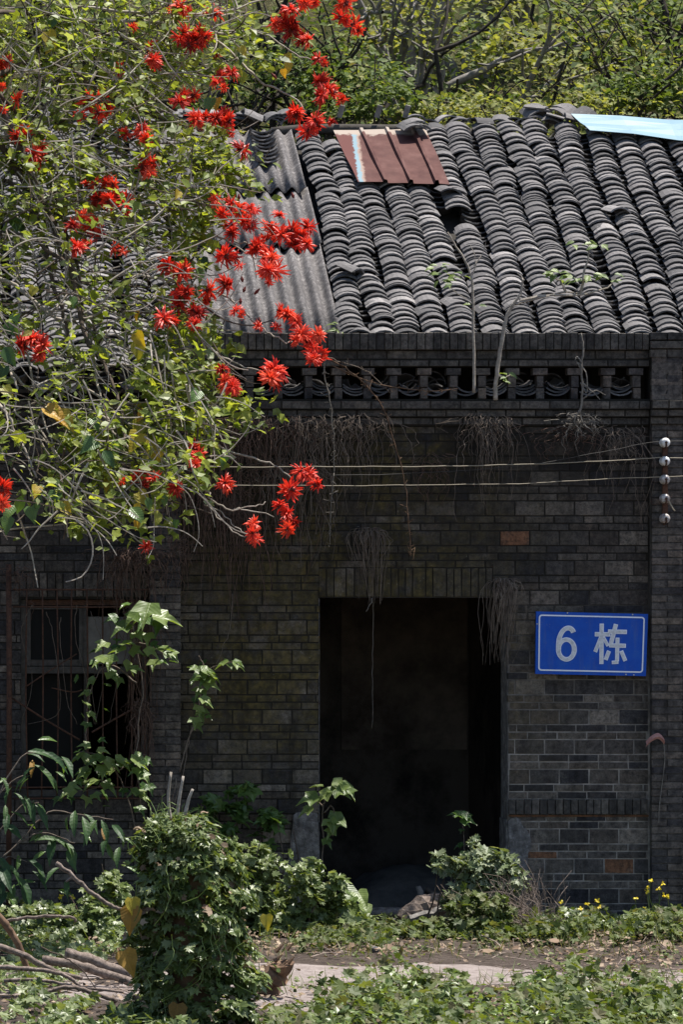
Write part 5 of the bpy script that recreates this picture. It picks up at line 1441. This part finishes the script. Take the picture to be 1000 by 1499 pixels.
dl = [(452, 1170, 34, 165), (448, 1178, 26, 200), (472, 1160, 28, 170), (490, 1158, 26, 0), (497, 1150, 26, 20), (505, 1158, 34, 60), (500, 1165, 30, 50), (512, 1165, 22, 70), (488, 1200, 28, 100), (492, 1212, 30, 110), (484, 1210, 26, 80), (478, 1235, 20, 60), (482, 1222, 20, 120), (465, 1150, 20, 190)]
leafy('doorway_sprig', 'pale lobed leaf sprig leaning into the left side of the doorway', 'climber', [[(470, 1290), (473, 1230), (472, 1185), (478, 1170), (490, 1155), (500, 1148)], [(474, 1190), (486, 1180), (490, 1200), (486, 1225)], [(472, 1180), (460, 1170), (448, 1172)]], dl, L_pale, S_tri, -.45)
ol = [(505, 1300, 26, 30), (515, 1308, 30, 40), (527, 1318, 32, 70), (533, 1335, 26, 90), (512, 1325, 30, 110), (500, 1290, 26, 0), (482, 1300, 20, 45, L_yellow), (520, 1340, 30, 60)]
leafy('broad_leaf_sprig', 'broad bright green leaves at the left foot of the doorway', 'plant', [[(470, 1340), (490, 1305), (505, 1298), (520, 1310)]], ol, L_pale, S_heart, -.75)

# ------------------------------------------------------------------ bushes at ground level
def mound(name, label, cat, spec, mat, shape, Y, n, size, stems=6, tilt=.55, toward=(.15, -.5, 1), part='foliage', lump=.22, bark=M_stem, group=None):
    """leaf shell over an uneven mound; spec: list of (px, py, rx_px, rz_px, weight)"""
    px0 = spec[0][0]; b0 = at(px0, 1345, Y); t = thing(name, label, cat, (b0.x, Y, 0), group)
    g = Geo(); tot = sum(s[4] for s in spec); m = mpp(Y); ctr = []
    for (px, py, rx, rz_, wt) in spec:
        k = int(n * wt / tot); c = np.array(at(px, py, Y))
        nc = max(4, k // 22); cc = rand_dirs(nc) * (rng.uniform(.25, 1.12, (nc, 1)) ** .5); v = cc[rng.integers(0, nc, k)] + rng.normal(scale=.15, size=(k, 3))
        pos = c + v * np.array((rx * m, rx * m * .75, rz_ * m)); pos[:, 2] = np.maximum(pos[:, 2], .01 + .05 * rng.random(k))
        scatter(g, shape, pos, rng.uniform(size * .55, size * 1.25, k), tilt, toward, -.45); ctr.append(c)
    g.build(part, mat, t, kind='stuff')
    g = Geo()
    for k in range(stems):
        c = ctr[rng.integers(len(ctr))] + rng.normal(scale=.1, size=3)
        b1 = np.array((c[0] + rng.normal() * .08, Y + rng.normal() * .05, -.02)); g.tube(smooth_path([b1, (b1 + c) / 2 + rng.normal(scale=.05, size=3), c], 3), taper(7, .010, .004), 4)
    if stems: g.build('stems', bark, t, kind='stuff')
    return t
# stump smothered by creeper
IYv = -8.3
st = thing('creeper_covered_stump', 'tall stump smothered in lobed green creeper standing in front of the house', 'stump', (at(280, 1345, IYv).x, IYv, 0))
g = Geo(); P = [at(275, 1545, IYv), at(280, 1440, IYv), at(272, 1330, IYv), at(262, 1250, IYv), at(255, 1205, IYv)]
P = smooth_path(P, 4); g.tube(P, [.17 - .05 * i / (len(P) - 1) + .02 * math.sin(i * 2.1) for i in range(len(P))], 12); g.build('trunk', M_log, st, True)
g = Geo(); m = mpp(IYv)
def ivy_halfwidth(py):   # outline of the creeper, left and right extents in pixels
    pts = [(1192, 225, 290), (1215, 208, 318), (1250, 203, 338), (1300, 200, 360), (1350, 197, 368), (1400, 190, 374), (1450, 184, 380), (1510, 178, 384)]
    for (a, b2) in zip(pts, pts[1:]):
        if a[0] <= py <= b2[0]:
            t = (py - a[0]) / (b2[0] - a[0]); return a[1] + (b2[1] - a[1]) * t, a[2] + (b2[2] - a[2]) * t
    return (225, 290) if py < 1192 else (178, 384)
pos = []; nr = []
CL = [(rng.uniform(1200, 1510), rng.uniform(0, 6.28)) for _ in range(190)]
for k in range(5000):
    py = rng.uniform(1192, 1515); l, r_ = ivy_halfwidth(py); c = (l + r_) / 2; hw = (r_ - l) / 2 * .88
    a = rng.uniform(0, 2 * math.pi)
    if k % 4:
        c0 = CL[rng.integers(190)]; py = min(1514, max(1193, c0[0] + rng.normal() * 9)); a = c0[1] + rng.normal() * .16; l, r_ = ivy_halfwidth(py); c = (l + r_) / 2; hw = (r_ - l) / 2 * .88
    rr = rng.uniform(.78, 1.06) * (1 + .13 * math.sin(py * .05 + a * 3) + .11 * math.sin(py * .11 - a * 4) + .06 * math.sin(py * .3 + a * 9))
    if rng.random() < .05: rr *= 1.12
    p = np.array(at(c + hw * rr * math.cos(a), py, IYv)); p[1] = IYv + hw * rr * m * .85 * math.sin(a); p[2] = max(p[2], .01)
    pos.append(p); nr.append((math.cos(a) * .55 + .1, math.sin(a) * .6 - .1, 1.0))
pos = np.array(pos); nr = np.array(nr) + rng.normal(scale=.4, size=(len(pos), 3)); d = rng.normal(scale=.5, size=(len(pos), 3)); d[:, 2] -= 1.0
add_leaves(g, S_hop, pos, nr, d, rng.uniform(.035, .095, len(pos)))
k = 700; top = np.stack([rng.uniform(225, 300, k), rng.uniform(1190, 1235, k)], 1)
pt = np.array([np.array(at(a, b2, IYv + rng.normal() * .18)) for a, b2 in top]); scatter(g, S_small, pt, rng.uniform(.02, .045, k), .8)
g.build('creeper', L_hop, st, kind='stuff')
k = rng.integers(0, len(pos), 420); g = Geo(); scatter(g, S_tri, pos[k] + rng.normal(scale=.03, size=(420, 3)), rng.uniform(.03, .07, 420), .8, (.1, -.5, 1), -.6); g.build('withered_leaves', L_litter, st, kind='stuff')
g = Geo()
for q_ in range(34):      # shoots that break the outline
    c0 = pos[rng.integers(len(pos))].copy(); dd = np.array((rng.normal() * .8, -.5 + rng.normal() * .3, rng.normal() * .5)); P = [c0]
    for j in range(6): dd[2] -= .22; P.append(P[-1] + dd / np.linalg.norm(dd) * .035)
    g.tube(P, .003, 3, cap=False); scatter(g, S_hop, np.array(P[2:]), rng.uniform(.025, .06, 5), .6, (.1, -.4, 1), -.4)
g.build('trailing_shoots', L_pale, st, kind='stuff')
g = Geo()
for k in range(90):      # curling tendrils over the crown
    p = np.array(at(rng.uniform(215, 300), rng.uniform(1190, 1240), IYv - .15 + rng.normal() * .12)); P = [p]; dd = rng.normal(size=3)
    for j in range(6): dd = dd + rng.normal(scale=.7, size=3); P.append(P[-1] + dd / np.linalg.norm(dd) * .028)
    g.tube(P, .0028, 3, cap=False)
for k in range(26):
    px = rng.uniform(195, 375); py = rng.uniform(1240, 1440); P = px_path([(px, py), (px + rng.normal() * 12, py + 25), (px + rng.normal() * 20, py + 60)], IYv - .38, 3, .01); g.tube(P, .003, 3, cap=False)
for pts in ([(205, 1245), (190, 1230), (187, 1240), (195, 1255), (203, 1262)], [(200, 1290), (198, 1320), (199, 1350), (204, 1370)], [(320, 1235), (345, 1260), (366, 1300), (372, 1330)], [(300, 1215), (330, 1225), (350, 1250)]):
    P = px_path(pts, IYv - .2, 4); g.tube(P, .004, 4)
g.build('tendrils', L_pale, st, kind='stuff')
for pts in ([(258, 1200), (262, 1170), (268, 1136)], [(270, 1195), (276, 1170), (282, 1155)], [(250, 1205), (246, 1170), (250, 1130)]):
    g = Geo(); P = px_path(pts, IYv, 4); g.tube(P, taper(len(P), .013, .008), 6); g.build('cut_stem', M_twig, st, True)
for (px, py, s, mm) in ((192, 1322, 22, L_yellow), (193, 1338, 30, L_brown), (180, 1402, 30, L_brown), (260, 1478, 26, L_brown), (390, 1345, 18, L_yellow)):
    leaf_obj(S_heart, 'dead_leaf', mm, st, at(px, py - s * .4, IYv - .3), (rng.normal() * .3, 0, -1), (rng.normal() * .3, -1, .4), s * m * 1.3)

mound('wall_creeper', 'mass of lobed creeper at the foot of the wall left of the doorway', 'creeper', [(400, 1300, 60, 60, 3), (455, 1310, 45, 45, 2), (380, 1340, 60, 40, 2), (440, 1350, 60, 35, 2), (350, 1275, 35, 45, 1.2), (500, 1345, 40, 28, 1), (385, 1260, 30, 25, .6)], L_hop, S_hop, -1.3, 2300, .085, tilt=.5)
mound('wall_climber', 'dark leaved climber high on the wall behind the stump', 'climber', [(350, 1180, 40, 22, 1), (320, 1200, 36, 26, 1), (390, 1195, 36, 20, .9), (355, 1165, 26, 14, .5), (400, 1220, 20, 22, .5), (300, 1185, 20, 20, .5)], L_green, S_tri, -.30, 190, .12, stems=9)
mound('left_creeper', 'dark green creeper along the wall foot under the window', 'creeper', [(120, 1340, 70, 25, 2), (60, 1345, 50, 22, 1), (160, 1330, 45, 40, 1.6), (100, 1365, 90, 18, 2), (150, 1280, 34, 20, .4)], L_hop, S_hop, -1.6, 1500, .075, tilt=.5)
mound('silvery_bush', 'pale silvery leaved bush at the right foot of the doorway', 'bush', [(708, 1290, 42, 42, 3), (672, 1272, 22, 20, .7), (730, 1300, 40, 45, 2), (690, 1320, 50, 34, 2), (722, 1256, 22, 24, .7), (648, 1262, 18, 18, .5), (690, 1245, 16, 22, .3), (745, 1275, 18, 20, .4)], L_mug, S_hop, -1.0, 1500, .075, tilt=.6, stems=16)
mound('doorway_creeper', 'bright green lobed creeper spreading below the silvery bush', 'creeper', [(705, 1345, 46, 36, 3), (645, 1368, 50, 18, 1.6), (720, 1365, 55, 24, 2), (670, 1375, 60, 20, 1.6), (600, 1370, 40, 14, .8)], L_hop2, S_hop, -1.9, 1900, .075)
g = Geo(); t = thing('dry_stalk_clump', 'tangle of dry brown stalks right of the silvery bush', 'dry plant', tuple(at(770, 1345, -1.0)))
for k in range(300):
    px = 765 + rng.normal() * 26; p = at(px, 1362 + rng.normal() * 12, -1.2 + rng.normal() * .25); p.z = max(p.z, 0)
    q_ = np.array(p) + np.array((rng.normal() * .16 - .05, rng.normal() * .1, rng.uniform(.05, .45))); g.tube(smooth_path([np.array(p), (np.array(p) + q_) / 2 + rng.normal(scale=.06, size=3), q_], 3), .0021, 3, cap=False)
g.build('stalks', M_dead, t, kind='stuff')
dl = [(667, 1190, 20, 200), (680, 1192, 20, 0), (674, 1186, 18, -80), (685, 1203, 24, 20), (678, 1208, 18, 60), (671, 1196, 18, 150), (677, 1218, 10, 90), (672, 1237, 16, 170), (678, 1250, 12, 20), (676, 1262, 14, 120), (680, 1275, 14, 30), (682, 1198, 20, 45)]
leafy('doorway_weed', 'slender dark weed rising in front of the dark doorway', 'weed', [[(681, 1345), (680, 1270), (679, 1220), (675, 1186)]], dl, L_green, S_tri, -.35, r=.006)
leafy('doorway_weed', 'short curled weed above the silvery bush near the right jamb', 'weed', [[(712, 1330), (710, 1265), (714, 1245), (708, 1240)]], [(715, 1240, 16, -20), (722, 1243, 18, 0), (708, 1248, 18, 120), (714, 1255, 16, 60), (706, 1238, 12, 200)], L_pale, S_lance, -.5, r=.004)

# ground cover masses (leaves past counting)
def cover(name, label, x0, x1, p0, p1, n, size, mat, shape, h, gap=0.0, seed=0, thr=.0, edge=None):
    pos = []
    while len(pos) < n:
        px = rng.uniform(x0, x1); py = rng.uniform(p0, p1); Y = ground_y(py)
        if edge and py < edge(px): continue
        f = math.sin(px * .031 + seed) + math.sin(px * .013 + py * .05 + seed * 2) + math.sin(py * .11 + px * .07)
        if f < thr + rng.normal() * .35: continue
        p = at(px, py, Y); hh = h * (.35 + .65 * rng.random()) * (1 + .6 * math.sin(px * .045 + seed) * math.sin(px * .017 + py * .09))
        pos.append((p.x, Y, rng.random() ** .6 * hh))
    g = Geo(); h_ = n // 4; scatter(g, shape, np.array(pos[h_:]), rng.uniform(size * .45, size * 1.3, n - h_), .6, (.1, -.4, 1), -.15); scatter(g, S_tri, np.array(pos[:h_]), rng.uniform(size * .5, size * 1.1, h_), .6, (.1, -.4, 1), -.15)
    o = g.build(name, mat, kind='stuff'); tag(o, label, 'ground cover'); return o
front = lambda px: 1459 + 14 * math.sin(px * .02) + 9 * math.sin(px * .071 + 1) + (24 if px < 520 else 0) - (0 if px < 780 else 12)
cover('front_ground_cover', 'dense sunlit lobed ground cover along the front of the path', 400, 1090, 1440, 1575, 5200, .080, L_hop2, S_hop, .22, thr=-.9, seed=1, edge=front)
cover('front_ground_cover', 'smaller light green weeds mixed into the front ground cover', 430, 1090, 1446, 1570, 2800, .05, L_pale, S_dia, .24, thr=-1.0, seed=3, edge=front)
cover('wall_ground_cover', 'bright low creeper along the wall foot right of the doorway', 775, 1090, 1350, 1380, 1700, .075, L_hop2, S_hop, .16, thr=-.1, seed=2)
cover('wall_ground_cover', 'dark low plants right against the wall foot at the right', 760, 1090, 1347, 1366, 1100, .07, L_hop, S_hop, .13, thr=-1.5, seed=5)
cover('door_ground_cover', 'patchy bright ground cover in front of the doorway', 385, 780, 1354, 1388, 1300, .06, L_hop2, S_hop, .10, thr=.25, seed=4)
cover('left_ground_cover', 'shaded ground cover among the dead branches at the left', -80, 300, 1375, 1560, 2600, .075, L_hop, S_hop, .14, thr=-.1, seed=6)
cover('left_ground_cover', 'shaded weeds along the wall foot at the left', -80, 260, 1350, 1390, 1300, .07, L_hop, S_hop, .22, thr=-.8, seed=8)
cover('path_weeds', 'sparse small weeds scattered along the path', 400, 1090, 1385, 1450, 420, .045, L_hop2, S_dia, .05, thr=.9, seed=9)
n = 5200; pxs = rng.uniform(-80, 1090, n); pys = np.where(rng.random(n) < .55, rng.uniform(1362, 1425, n), rng.uniform(1420, 1540, n)); Ys = np.array([ground_y(p) for p in pys])
pos = np.array([(at(a, b2, c).x, c, .012 + .02 * rng.random()) for a, b2, c in zip(pxs, pys, Ys)])
keep = ~((pys > 1400) & (pys < 1442) & (pxs > 400) & (pxs < 800) & (rng.random(n) < .93)); pos = pos[keep]
g = Geo(); scatter(g, S_small, pos, rng.uniform(.02, .065, len(pos)), .35, (0, -.1, 1), 0.0)
o = g.build('leaf_litter', L_litter, kind='stuff'); tag(o, 'brown dry leaf litter strewn over the soil', 'leaf litter')
g = Geo()
for k in range(520):
    px, py = rng.uniform(-80, 1090), rng.uniform(1368, 1480)
    if 420 < px < 760 and 1402 < py < 1440: continue
    Y = ground_y(py); p = np.array((at(px, py, Y).x, Y, .02)); a = rng.uniform(0, 6.28); L = rng.uniform(.08, .35)
    g.tube([p, p + np.array((math.cos(a), math.sin(a), rng.normal() * .12)) * L * .5, p + np.array((math.cos(a + .2), math.sin(a + .2), rng.normal() * .1)) * L], rng.uniform(.002, .005), 3, cap=False)
o = g.build('twig_litter', M_dead, kind='stuff'); tag(o, 'thin broken twigs strewn over the soil', 'twig litter')
n = 1500; pxs = rng.uniform(380, 1090, n); pys = rng.choice([1372, 1395, 1446, 1350], n) + rng.normal(size=n) * 7; Ys = np.array([ground_y(p) for p in pys])
pos = np.array([(at(a, b2, c).x, c, 0.0) for a, b2, c in zip(pxs, pys, Ys)]); g = Geo()
d = rng.normal(scale=.35, size=(n, 3)); d[:, 2] = 1; add_leaves(g, S_slim, pos, rng.normal(size=(n, 3)) + np.array((0, -1, 0)), d, rng.uniform(.05, .17, n))
o = g.build('grass_blades', L_grass, kind='stuff'); tag(o, 'thin grass blades along both edges of the path', 'grass')
# large pale dead leaves on the path edge
for i, (px, py, s, lab) in enumerate(((571, 1391, 20, 'pale dry leaf lying left of the silvery bush on the path edge'), (812, 1390, 24, 'cream coloured dry leaf on the soil right of the path'), (712, 1405, 22, 'curled tan leaf lying on the path'), (760, 1398, 16, 'small tan leaf on the soil beside the dry stalks'), (970, 1388, 22, 'pale torn leaf by the wall foot at the far right'), (520, 1392, 14, 'small pale leaf left of the path edge'), (650, 1430, 16, 'brown leaf flat on the path'))):
    Y = ground_y(py); o = leaf_obj(S_heart, 'fallen_leaf', L_litter, None, (at(px, py, Y).x, Y, .05), (rng.normal(), rng.normal(), .1), (.2 * rng.normal(), -.4, 1), s * mpp(Y)); tag(o, lab, 'leaf')
# yellow wood-sorrel flowers
def sorrel(px, pts, label):
    Y = -.7; t = thing('flowering_weed', label, 'weed', tuple(at(px, 1345, Y)))
    for (fx, fy) in pts:
        g = Geo(); p = at(fx, fy, Y); b0 = at(fx + rng.normal() * 8, 1352, Y); g.tube(smooth_path([np.array(b0), np.array(p) * .5 + np.array(b0) * .5 + rng.normal(scale=.02, size=3), np.array(p)], 3), .0025, 3); g.build('stalk', L_pale, t)
        g = Geo(); k = 6; dd = rng.normal(scale=.7, size=(k, 3)); dd[:, 1] -= .2; add_leaves(g, S_small, np.repeat(np.array([tuple(p)]), k, 0), rng.normal(scale=.5, size=(k, 3)) + np.array((0, -1, .6)), dd, .028); g.build('flower', M_yflower, t)
sorrel(840, [(822, 1320), (823, 1329), (850, 1330), (860, 1322), (877, 1327), (838, 1342), (841, 1335), (854, 1347), (816, 1345), (875, 1318), (931, 1314), (845, 1338)], 'yellow flowering weeds at the wall foot left of the right-hand pilaster')
sorrel(955, [(953, 1288), (947, 1298), (947, 1305), (971, 1294), (965, 1301), (973, 1310), (978, 1313), (946, 1330), (966, 1334)], 'tall yellow flowering weeds in front of the right-hand pilaster')
sorrel(110, [(88, 1313), (99, 1309), (96, 1330), (124, 1313), (143, 1334), (150, 1330), (162, 1312), (178, 1322), (90, 1310), (106, 1313), (148, 1320)], 'yellow flowering weeds at the wall foot below the window')
sorrel(370, [(366, 1345), (372, 1338), (378, 1332), (362, 1336)], 'small yellow flowers beside the creeper covered stump')

# ------------------------------------------------------------------ dead wood
def deadwood(name, pts, r0, r1, label, m=M_dead, sub=5, n=7, Y=None, cat='branch', group=None, wob=.003):
    P = []
    for p in pts:
        y = p[2] if len(p) > 2 else (Y if Y is not None else ground_y(p[1]))
        P.append(at(p[0], p[1], y))
    P = smooth_path(P, sub); P = [p + rng.normal(scale=wob, size=3) for p in P]
    for p in P: p[2] = max(p[2], r1 * .6)
    g = Geo(); R = taper(len(P), r0 * .85, r1 * .8) * (1 + .07 * np.sin(np.arange(len(P)) * 1.9)); g.tube(P, R, n)
    o = g.build(name, m, None, True); tag(o, label, cat, group); return o
bb_ = deadwood('dead_branch', [(82, 1264), (105, 1281), (130, 1303), (150, 1318), (170, 1329), (188, 1332), (230, 1345)], .018, .014, 'bare pale branch sticking up to the left out of the creeper stump', Y=-7.4)
g = Geo(); g.tube(px_path([(108, 1281), (102, 1286), (96, 1291)], -7.4, 3), taper(7, .010, .007), 6); g.build('side_stub', M_dead, bb_, True)
deadwood('dead_branch', [(-60, 1362), (0, 1349), (40, 1343), (80, 1341), (104, 1343), (111, 1348)], .015, .012, 'peeled branch lying nearly level over the woodpile at the left edge', Y=-5.6)
deadwood('dead_branch', [(-40, 1310), (0, 1345), (14, 1362), (28, 1388), (40, 1420)], .036, .028, 'thick short branch slanting down at the left edge of the woodpile', Y=-5.8, m=M_log)
deadwood('dead_branch', [(-60, 1360), (-10, 1383), (30, 1396), (60, 1412), (90, 1425), (120, 1432)], .032, .020, 'long dark branch running down to the right through the woodpile', Y=-6.0)
deadwood('log', [(95, 1396), (130, 1404), (160, 1416), (190, 1424)], .05, .046, 'thick pale log lying behind the creeper stump', Y=-5.3, cat='log', m=M_dead)
deadwood('log', [(60, 1405), (110, 1412), (150, 1424), (195, 1438)], .042, .038, 'second pale log lying in front of the thick one', Y=-5.8, cat='log', m=M_dead)
deadwood('dead_branch', [(-40, 1412), (20, 1417), (60, 1420), (95, 1428), (112, 1440), (124, 1453)], .022, .013, 'curved grey branch bending down in the middle of the woodpile', Y=-6.4)
deadwood('dead_branch', [(22, 1485), (38, 1470), (58, 1456), (85, 1447), (110, 1446), (140, 1455), (170, 1465)], .012, .022, 'arched pale branch at the front of the woodpile', Y=-7.2)
deadwood('dead_branch', [(5, 1436), (50, 1434), (90, 1440), (120, 1446), (180, 1452)], .016, .012, 'straight brown branch low in the woodpile', Y=-6.6)
deadwood('dead_branch', [(60, 1386), (95, 1402), (120, 1420), (140, 1448)], .007, .004, 'thin dark twig arching over the logs', Y=-6.6, m=M_stem)
for k in range(26):
    x0 = rng.uniform(-60, 90); y0 = rng.uniform(1385, 1465); L = rng.uniform(50, 130); dy = rng.normal(loc=12, scale=14)
    deadwood('stick', [(x0, y0), (x0 + L * .5, y0 + dy * .6 + rng.normal() * 5), (x0 + L, y0 + dy)], rng.uniform(.006, .013), .004, 'thin dry stick lying in the woodpile at the lower left', Y=ground_y(y0) + rng.uniform(-.2, .6), group='thin sticks of the woodpile', n=5, m=M_dead if k % 3 else M_stem, cat='stick')
t = thing('broken_log', 'short broken brown log lying right of the creeper stump', 'log', tuple(at(400, 1440, -6.4)))
g = Geo(); P = [np.array(at(365, 1462, -6.2)), np.array(at(385, 1446, -6.3)), np.array(at(403, 1428, -6.4)), np.array(at(416, 1414, -6.45))]
P = smooth_path(P, 4); g.tube([p + rng.normal(scale=.008, size=3) for p in P], [.105 + .02 * math.sin(i * 1.7) - .003 * i for i in range(len(P))], 9); g.build('body', M_log, t)
g = Geo()
for k in range(10):
    p = P[-1] + rng.normal(scale=.045, size=3); g.tube([p, p + np.array((.05, -.02, .05)) * rng.uniform(.5, 1.3)], [.018, .003], 4)
g.build('splinters', M_log, t, kind='stuff')
# weathered timber and stones in the doorway
t = thing('driftwood_slab', 'pale weathered root slab lying on the doorstep', 'wood', tuple(at(640, 1340, -.5)))
g = Geo(); V = []; k = 12
P = smooth_path([np.array(at(586, 1346, -.7)), np.array(at(612, 1334, -.6)), np.array(at(640, 1326, -.5)), np.array(at(672, 1318, -.35))], 4)
g.tube([p + rng.normal(scale=.008, size=3) for p in P], [.06 + .06 * math.sin(math.pi * i / (len(P) - 1)) + .012 * rng.normal() * .5 for i in range(len(P))], 9); g.build('slab', M_dead, t)
g = Geo(); P = smooth_path([np.array(at(600, 1345, -.8)), np.array(at(630, 1337, -.75)), np.array(at(668, 1322, -.6))], 4); g.tube([p + rng.normal(scale=.006, size=3) for p in P], taper(len(P), .035, .028), 6); g.build('splinter', M_greywood, t)
deadwood('timber_stub', [(621, 1332), (617, 1315), (613, 1298)], .035, .030, 'short upright grey timber stub in the doorway', Y=.05, cat='wood', m=M_greywood)
deadwood('timber', [(622, 1302), (640, 1312), (668, 1322)], .035, .026, 'dark broken timber leaning behind the upright stub', Y=.25, cat='wood', m=M_wood)
deadwood('timber', [(690, 1304), (660, 1308), (628, 1318)], .030, .024, 'second dark timber lying across behind the doorstep', Y=.4, cat='wood', m=M_wood)
def stone(px, py, Y, rx, rz_, label, m=None):
    g = Geo(); c = np.array(at(px, py, Y)); mm = mpp(Y); n1, n2 = 12, 7; V = []
    for j in range(n2):
        for i in range(n1):
            th_, ph_ = math.pi * j / (n2 - 1), 2 * math.pi * i / n1; rr = 1 + rng.normal() * .05
            V.append((c[0] + rx * mm * rr * math.sin(th_) * math.cos(ph_), c[1] + rx * mm * .6 * rr * math.sin(th_) * math.sin(ph_), c[2] + rz_ * mm * rr * math.cos(th_)))
    g.add(V, q=[(j * n1 + i, j * n1 + (i + 1) % n1, (j + 1) * n1 + (i + 1) % n1, (j + 1) * n1 + i) for j in range(n2 - 1) for i in range(n1)])
    o = g.build('stone', m or M_plaster, None, True); tag(o, label, 'stone')
stone(570, 1336, -.15, 42, 8, 'long flat grey stone lying across the doorstep')
stone(549, 1390, ground_y(1392), 7, 5, 'small grey stone on the soil left of the path edge')
stone(585, 1350, -.6, 22, 6, 'pale rubble stone left of the root slab')
# dim heap on the floor inside
g = Geo(); xs_ = np.linspace(at(500, 1300, 1.5).x, at(720, 1300, 1.5).x, 16); ys_ = np.linspace(.9, 2.6, 10); V = []
for y in ys_:
    for x_ in xs_:
        u = (x_ - xs_[0]) / (xs_[-1] - xs_[0]); v = (y - .9) / 1.7; V.append((x_, y, .002 + .34 * max(0, math.sin(math.pi * u)) ** .6 * max(0, math.sin(math.pi * v)) ** .6 + rng.normal() * .008))
g.add(V, q=[(j * 16 + i, j * 16 + i + 1, (j + 1) * 16 + i + 1, (j + 1) * 16 + i) for j in range(9) for i in range(15)])
o = g.build('rubble_heap', M_intfloor, None, True); tag(o, 'low grey heap on the floor inside the dark doorway', 'heap')
